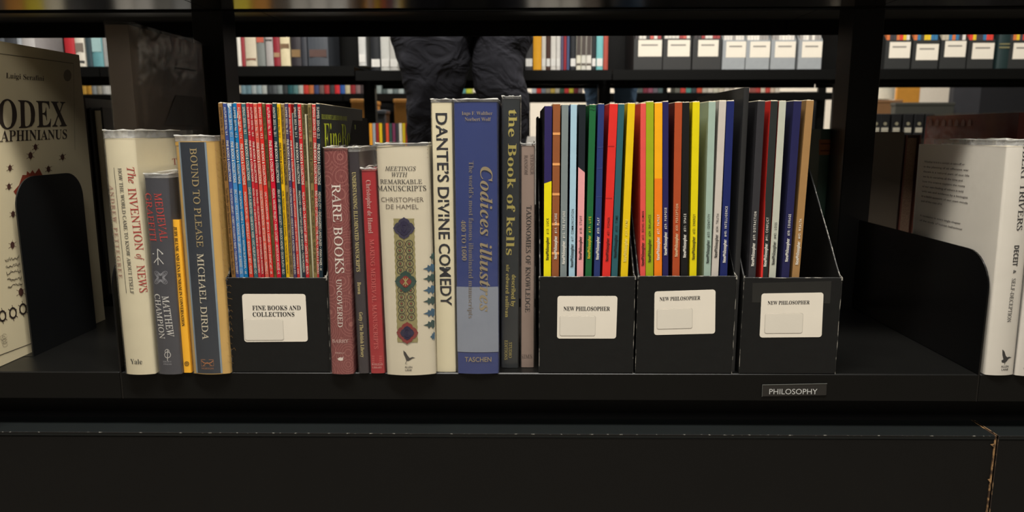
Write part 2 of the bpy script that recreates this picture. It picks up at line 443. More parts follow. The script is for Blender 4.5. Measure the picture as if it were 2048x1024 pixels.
br_ = base_unit(xj+.0012, 1.75, 'black base cabinet right of the brown joint at the corner')
raw = MB(); raw.box(xj-.0026, xj-.0010, FY-.0004, FY+.012, 0.0, BT-.0005)
raw.box(xj-.0020, xj-.0009, FY-.0004, .0274, BT-.001, BT+.0003)
for zz, ww in ((BT-.011, .006), (BT-.051, .0045), (BT-.088, .003)):
    raw.add([(xj-.0010, FY-.0005, zz-.003), (xj-.0010, FY-.0005, zz+.003), (xj-.0010-ww, FY-.0005, zz+.002), (xj-.001-ww*.4, FY-.0005, zz-.001)], [(0, 1, 2, 3)])
kid('raw_edge', raw, wear_mat((60, 42, 28), (150, 115, 75), .45, 120), bl_)
rr = MB(); rr.box(xj+.0012, xj+.0019, FY-.0004, .0274, BT-.001, BT+.0003); rr.box(xj+.0012, xj+.0017, FY-.0002, FY+.01, 0, BT-.0005)
kid('raw_edge', rr, wear_mat((45, 35, 28), (140, 112, 80), .5, 120), br_)

# loose scuffs are left to the worn edge materials
# sign on the lip
s = Spine('shelf_sign', 'clear sign holder with white subject lettering on the shelf lip', 'sign', 1524, 1654, 770, 1524, 1652, Y=-.0006, zb=PY(1590, 794, -.0006).z, ybx=794)
mb = MB(); mb.box(-s.w/2, s.w/2, -.0004, .0004, 0, s.h, b=.0003); obj('holder', mb, mat((24, 24, 24), .12, 1.1, spec=.8), s.root)
mb = MB(); mb.box(-s.w/2, s.w/2, -.0008, -.0003, s.h-.0005, s.h+.0001); mb.box(-s.w/2-.0002, -s.w/2+.0002, -.0008, -.0003, 0, s.h); obj('holder_rim', mb, mat((90, 92, 88), .3, 1), s.root)
mb = MB(); s.htext(mb, 'PHILOSOPHY', 'sans', 1538, 1634, 788, 11.5, e=.0007); obj('lettering', mb, mat((190, 190, 186), .5, 1), s.root)

# ================================================================== MAGAZINE HOLDERS
def holder(label, x0, x1, x0b, x1b, ytop, ybot, stick, lines, sub=None, tape=None, tilt=0., Y=.0012, side_top=None):
    """front panel between the columns x0..x1 (top) at row ytop"""
    A, B = PY(x0, ytop, Y), PY(x1, ytop, Y); C_, D_ = PY(x0b, ybot, Y), PY(x1b, ybot, Y)
    X0, X1 = (A.x+C_.x)/2, (B.x+D_.x)/2; w = X1-X0; hz = (A.z+B.z)/2-SZ-.0002
    s = Spine('magazine_holder', label, 'magazine holder', x0, x1, ytop, x0b, x1b, Y=Y, zb=SZ+.0002, ybx=ybot, group='black cardboard magazine holders on the near shelf')
    s.root.rotation_euler = (0, 0, 0); s.lean = 0; s.root.location = ((X0+X1)/2, Y, SZ+.0002)
    s.w = w; s.h = hz; t = .0016; D = .235; H = .276
    mb = MB(); mb.box(-w/2, w/2, 0, t, 0, hz, b=.0005); obj('front_panel', mb, CARD, s.root)
    mb = MB(); mb.box(-w/2+t, w/2-t, t, D-t, 0, t); obj('base', mb, CARD, s.root)
    mb = MB(); mb.box(-w/2, w/2, D-t, D, 0, H, b=.0004); obj('back_panel', mb, CARD, s.root)
    out = [(t, 0), (t, hz-.0005), (.006, hz+.003), (.088, .196), (.118, .228), (.15, H), (D-t, H), (D-t, 0)]
    for sx in (-1, 1):
        xa = -w/2 if sx < 0 else w/2-t
        mb = MB(); mb.prism(out, lambda a, b, q: (q, a, b), xa, xa+t); sp = obj('side_panel', mb, CARD, s.root)
        e = MB(); x = xa+t/2
        pts = [(x, t*.5, hz+.0003)]; k = 10
        for i in range(k+1):
            u = i/k; pts.append((x+random.uniform(-.0003, .0003), .006+(.088-.006)*u, hz+.0033+(.196-hz-.003)*u))
        e.tube(pts, .0006, n=5)
        pts = [(xa if sx < 0 else xa+t, .0, hz*i/10) for i in range(11)]
        e.tube([(p[0]+random.uniform(-.0002, .0002), p[1], p[2]) for p in pts], .0003, n=5)
        obj('worn_edge', e, WEAR, s.root)
    e = MB(); e.tube([(-w/2+w*i/14, .0004, hz+random.uniform(-.0001, .0003)) for i in range(15)], .0005, n=5)
    for sx in (-1, 1): e.tube([(sx*w/2, .0, hz-.003), (sx*(w/2), .0005, hz), (sx*(w/2-.002), .001, hz+.0022)], .0009, n=5)
    obj('worn_edge', e, WEAR, s.root)
    # sticker
    (a, b, c, d_) = [s.L(*p) for p in stick]     # tl tr br bl
    def bil(u, v):
        x = (a[0]*(1-u)+b[0]*u)*(1-v)+(d_[0]*(1-u)+c[0]*u)*v
        z = (a[1]*(1-u)+b[1]*u)*(1-v)+(d_[1]*(1-u)+c[1]*u)*v
        return x, z
    def rrect(u0, u1, v0, v1, r, e, thick, asp=1.35):
        pts = []
        for (cu, cv, a0) in ((u1-r, v0+r*asp, -90), (u1-r, v1-r*asp, 0), (u0+r, v1-r*asp, 90), (u0+r, v0+r*asp, 180)):
            for q in range(0, 91, 18):
                an = R(a0+q); pts.append(bil(cu+r*math.cos(an), cv+r*asp*math.sin(an)))
        m2 = MB(); m2.prism(pts, lambda x, z, t_: (x, t_, z), -e-thick, -e)
        return m2
    st = obj('sticker', rrect(0, 1, 0, 1, .045, .0, .0003), LABELW, s.root)
    if sub:
        obj('patch', rrect(*sub, .03, .0003, .00025), mat((214, 207, 192), .45, 1.0, .04, 30), st)
        sh = rrect(sub[0]-.012, sub[1]+.008, sub[2]-.012, sub[3]+.014, .035, .0003, .00008); obj('patch_margin', sh, mat((190, 183, 170), .5, 1), st)
    mb = MB()
    for (txt, u0, u1, v, cap) in lines:
        x0_, z0_ = bil(u0, v); x1_, z1_ = bil(u1, v); cp = cap*(s.Y-CAM.y)/F
        put_text(mb, txt, 'serifb', lambda uu, vv: (x0_+(x1_-x0_)*uu, -.0005, z0_+(z1_-z0_)*uu+vv*cp))
    obj('lettering', mb, INK, st)
    if tape:
        tp = MB(); q = [s.L(*p) for p in tape]; tp.add([(x, -.0001, z) for x, z in q], [tuple(range(len(q)))]); obj('tape', tp, mat((40, 40, 38), .2, 1), s.root)
    return s
G_F = 'slim quarterly magazines with titled spines in the leftmost holder'
holder('black magazine holder full of thin quarterlies, left end of the row', 452, 657, 466, 658, 556, 748,
       [(484, 588), (611, 588), (616, 683), (489, 684)], [('FINE BOOKS AND', .155, .915, .33, 9.2), ('COLLECTIONS', .155, .81, .465, 9.2)], sub=(.02, .62, .53, .96))
holder('black magazine holder starting with a dark blue and yellow issue, second from left', 1077, 1270, 1080, 1266, 554, 748,
       [(1115, 592), (1235, 592), (1232, 677), (1114, 677)], [('NEW PHILOSOPHER', .105, .88, .34, 8.4)], sub=(.05, .64, .47, .93))
holder('black magazine holder starting with a salmon issue, third holder from left', 1271, 1469, 1276, 1468, 553, 747,
       [(1309, 583), (1431, 579), (1430, 667), (1308, 670)], [('NEW PHILOSOPHER', .085, .75, .215, 7.6)], sub=(.05, .62, .41, .86))
holder('black magazine holder with only a few issues, at the right end of the row', 1488, 1683, 1478, 1671, 556, 751,
       [(1523, 587), (1647, 585), (1643, 674), (1519, 675)], [('NEW PHILOSOPHER', .105, .78, .25, 7.4)], sub=(.08, .68, .46, .90),
       tape=[(1505, 566), (1663, 562), (1660, 607), (1504, 605)])

# ================================================================== QUARTERLIES (left holder)
FB = [
 (435.5, 445, 463, 471.5, (132, 98, 55), 'SUMMER 2018 No. 16.3', 'Tom Wolfe \u2022 John Steinbeck\u2019s Boat \u2022 Little Blue Books \u2022 Radio 360', (40, 30, 20), 'tan brown'),
 (445, 453, 471.5, 479, (62, 78, 138), 'AUTUMN 2018 No. 16.4', 'THE VATICAN LIBRARY \u2022 ROBERT MCCLOSKEY\u2019S MAINE \u2022 TOLKIEN ON EXHIBIT', 0, 'violet blue'),
 (453.5, 463.5, 479, 488, (68, 132, 188), 'WINTER 2019 No. 17.1', 'ERIC CARLE \u2022 MOE\u2019S BOOKS \u2022 NATIONAL PARK LIBRARIES \u2022 AI WEIWEI \u2022 COL', 0, 'pale blue'),
 (464, 472, 488, 496.5, (20, 115, 170), 'SUMMER 2019 No. 17.3', 'SELF-PORTRAITS \u2022 HUNTER S. THOMPSON \u2022 WHITMAN BICENTENNIAL \u2022 AR', 0, 'bright blue'),
 (472.5, 481.5, 498, 507, (205, 62, 45), 'AUTUMN 2019 No. 17.4', 'PAPERBACKS FROM HELL \u2022 GEORGE ELIOT \u2022 BOOKSELLERS\u2019 BEST \u2022 POSTER', 0, 'scuffed orange red'),
 (482, 491, 508, 516, (58, 100, 108), 'SPRING 2020 No. 18.2', 'DAVID M. RUBENSTEIN \u2022 RARE BOOK WEEK \u2022 NYC MUSEUM LIBRARIES \u2022 DC', 0, 'grey teal'),
 (491.5, 498, 516.5, 522, (195, 45, 55), 'SUMMER 2020 No. 18.3', 'KEVIN YOUNG \u2022 A GENTLE MADNESS TURNS 25 \u2022 GOLD RUSH PAPERS', 0, 'narrow red'),
 (498, 505, 522, 529.5, (178, 35, 42), 'AUTUMN 2020 No. 18.4', 'DORA MAAR \u2022 COLLECTING BEETHOVEN \u2022 EDITH ROCKEFELLER MCCORMICK', 0, 'deep red'),
 (505.5, 514, 530, 538, (205, 88, 72), 'WINTER 2021 No. 19.1', 'COLLECTING & REPATRIATION \u2022 BETYE SAAR \u2022 PAPER ARTISTS \u2022 MAPPING C', 0, 'salmon red'),
 (514.5, 523, 539, 547.5, (208, 48, 42), 'SPRING 2021 No. 19.2', 'UNC\u2019S WUNDERKAMMER \u2022 BRYAN A. GARNER \u2022 GOYA\u2019S GRAPHIC ART \u2022 AR', 0, 'tomato red'),
 (523.5, 530, 548, 553.5, (105, 88, 50), 'SUMMER 2021 No. 19.3', 'LEWIS HINE \u2022 WHIFFLE COLLECTIONS \u2022 ILLUSTRATING THE GALAXIES', (30, 26, 14), 'narrow olive'),
 (530.5, 541, 553.5, 562.5, (200, 22, 48), 'AUTUMN 2021 No. 19.4', 'FEDERAL WRITERS\u2019 PROJECT \u2022 MARK CATESBY \u2022 ARTISTS BOOK HOUSE \u2022 R', 0, 'crimson'),
 (542.5, 551.5, 563, 572, (35, 62, 68), 'WINTER 2022 No. 20.1', 'PEN AT 100 \u2022 HISPANIC SOCIETY \u2022 SHERLOCK HOLMES \u2022 SYLVIA PLATH \u2022 BUD', 0, 'dark teal'),
 (552, 559.5, 572, 580, (225, 178, 20), 'SPRING 2022 No. 20.2', 'NYPL TREASURES \u2022 JOHNSON & BOSWELL \u2022 SEA MONSTER MAPS \u2022 MANUSC', (30, 28, 20), 'golden yellow'),
 (559.5, 568, 580, 587, (135, 112, 70), 'AUTUMN 2022 No. 20.4', 'PRAGUE \u2022 GALAXY ARCHIVE PRESS \u2022 WARTIME FICTION \u2022 EDWARD GOREY', (30, 26, 18), 'khaki brown'),
 (568, 575, 587, 594, (72, 62, 95), 'SUMMER 2022 No. 20.3', 'COLLECTING ROMANCE \u2022 KING\u2019S BOOKS AT AUCTION \u2022 HORNESFIELD INN', 0, 'dusty purple'),
 (575, 580.5, 594, 600, (195, 45, 42), 'WINTER 2023 No. 21.1', 'POLITICAL CARTOONS \u2022 USHER\u2019S CRYPTIC DIARIES \u2022 THOMAS E. WISE', 0, 'thin bright red'),
 (580.5, 585, 600, 604.5, (165, 178, 172), None, None, 0, 'pale grey thin'),
 (585, 593, 605, 612, (38, 48, 58), 'SPRING 2023 No. 21.2', 'PINOCCHIO \u2022 MANHATTAN\u2019S QUEEN OF BOHEMIA \u2022 TONI MORRISON', 0, 'slate black'),
 (593, 602, 612, 619, (200, 40, 45), 'SUMMER 2023 NO. 21.3', 'WILLA CATHER \u2022 THE ARAMONT LIBRARY \u2022 DANTE IN ART \u2022 BERLIN', 0, 'broad cherry red'),
 (602, 609, 619, 624.5, (105, 95, 58), 'AUTUMN 2023 NO. 21.4', 'LONDONS OLD ARTISTS BOOKS \u2022 DOLLARES & VERY OLD BOOKS', (28, 26, 16), 'dull olive'),
 (609, 614, 624.5, 628, (205, 198, 165), None, None, 0, 'cream thin'),
 (614, 623, 628, 634, (128, 112, 68), 'WINTER 2024 NO. 22.1', 'WHY WE COLLECT \u2022 MYSTERY AUTHORS \u2022 MAPS OF TIME & FANTASY', (30, 26, 18), 'light olive'),
 (623, 632, 634, 641, (192, 62, 58), 'SPRING 2024 NO. 22.2', 'BIRD GUIDES \u2022 LETTERPRESS \u2022 THE ARCTIC \u2022 SCIENCE & LIBRARIES', 0, 'faded red'),
 (631, 640.5, 638, 646.5, (25, 42, 52), 'SUMMER 2024 NO. 22.3', 'MEXICO CITY \u2022 ENDANGERED LANGUAGES \u2022 VIVIAN MAIER \u2022 AI', 0, 'blue black'),
]
ORD = ['first', 'second', 'third', 'fourth', 'fifth', 'sixth', 'seventh', 'eighth', 'ninth', 'tenth', 'eleventh', 'twelfth', 'thirteenth', 'fourteenth', 'fifteenth', 'sixteenth', 'seventeenth', 'eighteenth', 'nineteenth', 'twentieth', 'twenty-first', 'twenty-second', 'twenty-third', 'twenty-fourth', 'twenty-fifth', 'twenty-sixth', 'twenty-seventh', 'twenty-eighth', 'twenty-ninth', 'thirtieth']
WT = mat((208, 202, 186), .5, 1.0, name='white_print')
for i, (a, b, c, d, colr, iss, topics, ink, word) in enumerate(FB):
    last = i == len(FB)-1
    yt = 206 + (1 if iss else 14) + (i % 3)*.6 + i*.08
    if iss is None and i == 17: yt = 228
    if iss is None and i == 21: yt = 231
    s = magazine('magazine', f'{word} quarterly spine, {ORD[i]} from left in the leftmost holder', (a, b, yt, c, d), colr, group=G_F, Y=.0045+(.002 if iss is None else (i % 4)*.0005), d=.2, zb=SZ+.0021, rough=.35, k=.95, fit=.92,
                 right=(18, 22, 22) if last else None)
    if iss:
        im = mat(ink, .5, 1.0) if ink else WT
        cap = min(5.0, (b-a)*.53)
        X = lambda y: (a+b)/2+((c+d)/2-(a+b)/2)*(y-206)/(553-206)
        y2 = 262 + (i % 5)*2.2
        def bld(mb):
            s.text(mb, iss, 'sans', X(214), 214, y2+6, cap*.95, x2=X(y2+6))
            ya = y2+17; yb_ = ya+82
            s.text(mb, 'FINE BOOKS & COLLECTIONS', 'sansm', X(ya), ya, yb_, cap, x2=X(yb_))
            yc = yb_+14; L_ = min(548, yc+len(topics)*2.9)
            s.text(mb, topics, 'sans', X(yc), yc, L_, cap*.92, x2=X(L_))
        lettering(s, im, bld)
        if i == 4:
            wm = MB()
            s.line(wm, [(476, 222), (474.5, 236), (479, 232), (477, 246), (478.5, 252)], 1.0); obj('scuff', wm, PAPER, s.root)
        if i == 2:
            wm = MB()
            s.poly(wm, [(454, 208), (463, 207), (463, 213), (459, 212), (460, 219), (456, 214)]); obj('scuff', wm, mat((190, 205, 215), .6, 1), s.root)
    if last:   # its front cover faces right and shows above the shorter book
        xw = s.w/2; wm = MB(); hgt = s.h
        put_text(wm, 'FineBooks', 'serif', lambda u, v: (xw+.0003, .012+u*.175, hgt-.052+v*.034*(1.0)))
        obj('cover_lettering', wm, mat((165, 180, 40), .5, 1.0), s.root)
        wm = MB(); put_text(wm, 'BIBLIO 360 EXHIBITS, CLASSES, BOOK FAIRS AND MORE', 'sansm', lambda u, v: (xw+.0003, .005+u*.11, hgt-.015+v*.005))
        obj('cover_banner', wm, mat((150, 160, 60), .5, 1.0), s.root)

# ================================================================== PHILOSOPHY MAGAZINES
W_, K_, Y_ = (228, 224, 212), (22, 22, 22), (210, 190, 40)
NP1 = [
 (1088.5, 1104, 213, 1087, 1102, (42, 34, 84), '#13: LUCK', K_, 'dark blue above yellow', 520),
 (1106, 1121, 209, 1103, 1118, (138, 80, 45), '#14: NATURE', W_, 'brown with short tan bands', 518),
 (1123, 1136, 210.5, 1119.5, 1134, (118, 128, 128), '#15: THE FUTURE', W_, 'mid grey', 528),
 (1142, 1155, 210, 1137, 1150, (158, 190, 205), '#17: COMMUNICATION', K_, 'pale sky blue', 534),
 (1158, 1171.5, 210, 1153, 1167, (24, 30, 36), '#18: STUFF', K_, 'black above pink', 519),
 (1179, 1192, 210.5, 1170, 1183.5, (28, 95, 52), '#19: LIFE', Y_, 'forest green, chipped at the top', 517),
 (1196, 1209, 209, 1187.5, 1200, (38, 52, 105), '#20: PLAY', W_, 'medium navy', 519),
 (1219, 1236, 209, 1204, 1221, (212, 45, 38), '#21: POWER', K_, 'bright red', 522),
 (1236.5, 1249, 209.5, 1222, 1235.5, (42, 88, 96), '#22: TIME', K_, 'deep teal', 515),
 (1256, 1270, 208, 1240.5, 1256.5, (220, 185, 15), '#23: FAME', (225, 205, 110), 'golden yellow, faint lettering', 523)]
NP2 = [
 (1281, 1292, 208, 1280, 1291, (215, 80, 72), '#33: BEING HUMAN', K_, 'salmon red', 531),
 (1292, 1307.5, 205, 1291, 1307, (150, 162, 22), '#24: BALANCE', K_, 'lime green', 524),
 (1309, 1325, 207, 1308, 1324, (235, 165, 20), '#27: FAMILY', W_, 'amber above deep orange', 520),
 (1325.5, 1337, 204.5, 1325, 1337, (36, 32, 82), '#29: PURPOSE', W_, 'thin indigo', 510),
 (1350, 1364, 206, 1343.5, 1360, (165, 70, 35), '#30: PERCEPTION', (220, 190, 150), 'rust brown', 513),
 (1365, 1379, 206, 1361, 1376, (20, 20, 20), '#31: SPACE', W_, 'plain black', 515),
 (1385, 1400, 205, 1379, 1393, (215, 198, 10), '#32: ENERGY', K_, 'lemon yellow', 519),
 (1417, 1432, 204.5, 1407.5, 1421, (152, 172, 158), '#33: IDENTITY', K_, 'sage green grey', 526),
 (1439, 1453, 203, 1422, 1437, (190, 182, 172), '#34: TRUTH', K_, 'off-white', 515),
 (1454, 1468.5, 203, 1439, 1455, (26, 36, 92), '#40: INTELLIGENCE', W_, 'royal navy', 525)]
NP3 = [
 (1515, 1529, 203, 1495.5, 1512, (48, 47, 50), '#39: DISTRACTION', W_, 'charcoal grey', 532),
 (1541, 1555.5, 203, 1521, 1536, (38, 42, 40), '#41: CONFLICT', W_, 'black with a red wedge low down', 533),
 (1560, 1575, 203, 1537.5, 1551.5, (178, 180, 165), '#42: LOSS', K_, 'pale stone', 529),
 (1588, 1603, 203, 1562, 1579, (32, 32, 72), '#38: COURAGE', W_, 'midnight blue', 523),
 (1613, 1628, 202, 1583.5, 1599, (152, 116, 72), '#43: WEALTH', W_, 'tan', 529)]
LEFTC = {'#42: LOSS': (150, 60, 50), '#41: CONFLICT': (200, 45, 38), '#17: COMMUNICATION': (30, 60, 110), '#13: LUCK': (12, 12, 12), '#30: PERCEPTION': (90, 35, 22), '#33: IDENTITY': (150, 165, 145), '#33: BEING HUMAN': (200, 60, 55)}
for lst, hn, gr in ((NP1, 'second', 'philosophy issues in the second holder'), (NP2, 'third', 'philosophy issues in the third holder'), (NP3, 'rightmost', 'philosophy issues in the rightmost holder')):
    for i, (a, b, yt, c, d, colr, tt, ink, word, ys) in enumerate(lst):
        s = magazine('magazine', f'{word} magazine, {ORD[i]} from left, {hn} near holder', (a, b, yt, c, d), colr, group=gr, Y=.0045+(i % 3)*.0004, d=.2, zb=SZ+.0021, left=LEFTC.get(tt), rough=.38)
        X = lambda y: (a+b)/2+((c+d)/2-(a+b)/2)*(y-206)/(553-206)
        n2 = len(tt)
        def bld(mb):
            e = .0004
            s.text(mb, 'NewPhilosopher', 'sansb', X(ys), ys, ys-46, 6.0, 'up', x2=X(ys-46), e=e)
            s.text(mb, tt, 'sansm', X(ys-52), ys-52, ys-52-n2*3.55, 4.6, 'up', x2=X(ys-52-n2*3.6), e=e, sp=1.5)
        lettering(s, mat(ink, .5, 1.0), bld)
        bm = MB()
        hw = s.w/2
        def band(y0, y1, mi=0, yl=None):
            p = [s.L(X(y0), y0)[1], s.L(X(y1), y1)[1]]
            zl = p[0] if yl is None else s.L(X(yl), yl)[1]
            s.poly(bm, [(-hw, zl), (hw, p[0]), (hw, p[1]), (-hw, p[1])], px=False, mi=mi)
        if tt == '#13: LUCK': band(362, 553, yl=367); obj('colour_band', bm, mat((212, 200, 12), .4, 1.15), s.root)
        if tt == '#14: NATURE':
            for y in (265, 326, 386, 446, 504): band(y, y+5)
            obj('colour_band', bm, mat((215, 150, 90), .4, 1.1), s.root)
        if tt == '#18: STUFF': band(345, 553, yl=334); obj('colour_band', bm, mat((208, 145, 145), .4, 1.15), s.root)
        if tt == '#27: FAMILY': band(357, 553, yl=357); obj('colour_band', bm, mat((218, 115, 20), .4, 1.15), s.root)
        if tt == '#19: LIFE':
            for y in (213, 219): s.line(bm, [(1179.5, y), (1184, y-1), (1187, y+1.5), (1191, y)], .9)
            obj('scuff', bm, mat((12, 45, 26), .6, 1), s.root)
        if tt == '#21: POWER':
            for y in (292, 396): s.line(bm, [(X(y)-8, y), (X(y)+5, y)], 1.0)
            obj('crease', bm, mat((150, 25, 22), .6, 1), s.root)
        if tt == '#20: PLAY':
            for y in (294, 336, 393): s.line(bm, [(X(y)-5, y+1), (X(y)+6, y)], .6)
            obj('crease', bm, mat((70, 80, 130), .6, 1), s.root)
        if tt == '#41: CONFLICT':
            q = [s.L(1533.5, 392), s.L(1530, 553), s.L(1514, 553)]
            z0 = s.L(1525, 553)[1]; z1 = s.L(1533, 392)[1]
            s.poly(bm, [(-hw, z0-.09), (-hw, z1), (-hw+.002, z0), (-hw+.0035, z0-.09)], px=False)
            obj('colour_band', bm, mat((205, 45, 40), .4, 1.15), s.root)
# tall black divider volume at the left of the last holder
s = hardback('book', 'tall thin black hardback wedged between the third and rightmost holders', 'book', (1489.5, 1501, 176, 1458.5, 1469.5), mat((38, 38, 38), .4, 1.0, .1, 30, .1), d=.2, bulge=.0004, Y=.006, board=.001)

# ================================================================== BOOKS OF THE FRONT ROW
CREAM = (200, 188, 155)
# --- cream book on news
s = hardback('book', 'wide cream hardback with red title about news, leftmost in the row', 'book', (206, 268, 278, 253, 311), mat((208, 198, 168), .5, 1.1, .05, 50), d=.165, bulge=.0035, sleeve=259, yb=748)
GR = 'front row books'
def b_news(mb):
    s.text(mb, 'The', 'italic', 263, 334, 366, 13, x2=267, mi=1)
    s.text(mb, 'INVENTION', 'serif', 266, 376, 500, 14, x2=281, mi=1)
    s.text(mb, 'of', 'italic', 281, 507, 520, 12, x2=283, mi=1)
    s.text(mb, 'NEWS', 'serif', 283, 530, 584, 14, x2=289, mi=1)
    s.text(mb, 'HOW THE WORLD CAME TO KNOW ABOUT ITSELF', 'serif', 243, 336, 586, 7, x2=268, mi=0)
    s.text(mb, 'ANDREW PETTEGREE', 'serif', 224, 370, 556, 9, x2=243, mi=2, sp=1.4)
    s.line(mb, [(231, 335), (256, 585)], .9, mi=0); s.line(mb, [(212, 335), (238, 575)], .7, mi=0)
    s.htext(mb, 'Yale', 'serif', 264, 288, 726, 11, mi=0)
lettering(s, [INK, mat((165, 50, 40), .5, 1), mat((170, 125, 110), .5, 1)], b_news)
mb = MB(); xw = s.w/2
put_text(mb, 'INVENTION', 'serif', lambda u, v: (xw+.0004, .055+.09*u, s.h-.047+v*.009)); put_text(mb, 'THE', 'serif', lambda u, v: (xw+.0004, .075+.04*u, s.h-.03+v*.007))
obj('cover_lettering', mb, mat((150, 55, 45), .5, 1), s.root)
# --- medieval graffiti
s = hardback('book', 'short charcoal hardback with red title and looped knot emblem', 'book', (286, 340, 357, 321, 361), mat((62, 62, 68), .4, 1.1, .12, 70, .1), d=.155, bulge=.003, sleeve=346, yb=748)
def b_med(mb):
    s.text(mb, 'MEDIEVAL', 'serif', 318, 386, 482, 14, x2=331, mi=1)
    s.text(mb, 'GRAFFITI', 'serif', 297, 386, 482, 14, x2=309, mi=1)
    s.text(mb, 'MATTHEW', 'serif', 333, 591, 672, 13, x2=344, mi=0)
    s.text(mb, 'CHAMPION', 'serif', 316, 587, 676, 12, x2=327, mi=0)
    for pts in ([(307, 507), (329, 507)], [(318, 497), (319, 529)], [(329, 507), (318, 497)], [(319, 514), (310, 525)], [(319, 514), (330, 527)]): s.line(mb, pts, 1.6, mi=0)
    cx, cy = 324, 554
    for k in (0, 1, 2):
        r = 13-k*2.6
        pts = []
        for j in range(64):
            t = 2*math.pi*j/64; rr = r*(.70+.34*math.cos(4*t)); pts.append((cx+rr*1.25*math.cos(t+.78), cy+rr*1.25*math.sin(t+.78)))
        s.line(mb, pts, .8, mi=2, closed=True)
        pts = [(cx+(r*.62)*math.cos(2*math.pi*j/32)*1.0, cy+(r*.62)*math.sin(2*math.pi*j/32)) for j in range(32)]
        s.line(mb, pts, .7, mi=2, closed=True)
    s.line(mb, circ(338, 708, 6, 16), 1.2, mi=0, closed=True); s.line(mb, [(338, 698), (338, 720)], 1.2, mi=0); s.line(mb, circ(337, 701, 4, 10, 150, 380), 1, mi=0)
    s.htext(mb, 'EBURY', 'sans', 329, 346, 723, 3.2, mi=2); s.htext(mb, 'PRESS', 'sans', 330, 346, 728, 3.2, mi=2)
lettering(s, [mat((215, 212, 205), .5, 1), mat((190, 60, 55), .5, 1), mat((150, 150, 155), .5, 1)], b_med)
# --- thin yellow
s = hardback('booklet', 'thin orange-yellow paperback leaning between charcoal and navy books', 'book', (343, 362, 440, 369, 382), mat((226, 165, 45), .45, 1.15, .05), d=.13, bulge=.0003, board=.0005, yb=746)
lettering(s, [INK], lambda mb: (s.text(mb, 'JUDY BLUME AND LENA DUNHAM IN CONVERSATION', 'serifb', 351, 453, 652, 6, x2=367), s.line(mb, circ(374, 727, 4, 14), 1.2, closed=True), s.line(mb, circ(374, 727, 1.6, 10), 1, closed=True)))
# --- bound to please
s = hardback('book', 'broad navy-and-gold hardback about reading, second tallest of left group', 'book', (350, 430, 284, 388, 460), mat((196, 158, 88), .45, 1.1, .18, 30), d=.165, bulge=.004, sleeve=270, yb=747)
def b_btp(mb):
    hw = s.w/2; q = lambda x: -hw+x*2*hw
    s.rect(mb, q(.14), q(.78), 0.001, s.h-.0005, mi=0, e=.0002)
    s.rect(mb, q(.10), q(.145), 0.001, s.h-.0005, mi=1, e=.0003); s.rect(mb, q(.775), q(.82), 0.001, s.h-.0005, mi=1, e=.0003)
    s.rect(mb, q(.0), q(.10), s.h-.004, s.h-.0005, mi=2, e=.0003)
obj_ = MB(); b_btp(obj_); obj('jacket_panel', obj_, [mat((40, 47, 57), .4, 1.0, .08), mat((130, 145, 155), .4, 1.0), mat((205, 160, 70), .4, 1)], s.root)
def b_btp2(mb):
    s.text(mb, 'BOUND TO PLEASE', 'serif', 390, 296, 493, 13, x2=404, mi=0, e=.0006)
    s.text(mb, 'MICHAEL DIRDA', 'serif', 404, 506, 677, 13, x2=415, mi=1, e=.0006)
    s.line(mb, [(405, 717), (430, 717), (431, 729), (406, 730)], 1.0, mi=2, closed=True, e=.0006)
    s.line(mb, [(406, 719), (411, 723), (418, 724), (425, 723), (430, 719)], 1.8, mi=2, e=.0007); s.line(mb, [(418, 722), (410, 729)], 1.2, mi=2, e=.0007); s.line(mb, [(418, 722), (427, 729)], 1.2, mi=2, e=.0007)
    s.htext(mb, 'NORTON', 'serif', 406, 431, 736, 3.5, mi=2, e=.0006)
lettering(s, [mat((170, 150, 105), .4, 1), mat((210, 200, 175), .4, 1), mat((175, 115, 70), .4, 1)], b_btp2)
cr = MB()
for k in range(34):
    y = 300+k*12.8; x = 446+(y-300)*.065+random.uniform(-4, 3); s.line(cr, [(x-4-9, y), (x-10, y+random.uniform(2, 5)), (x-6, y+random.uniform(-3, 3)), (x-3, y+4)], .5)
obj('crackle_print', cr, mat((140, 105, 50), .5, 1), s.root)
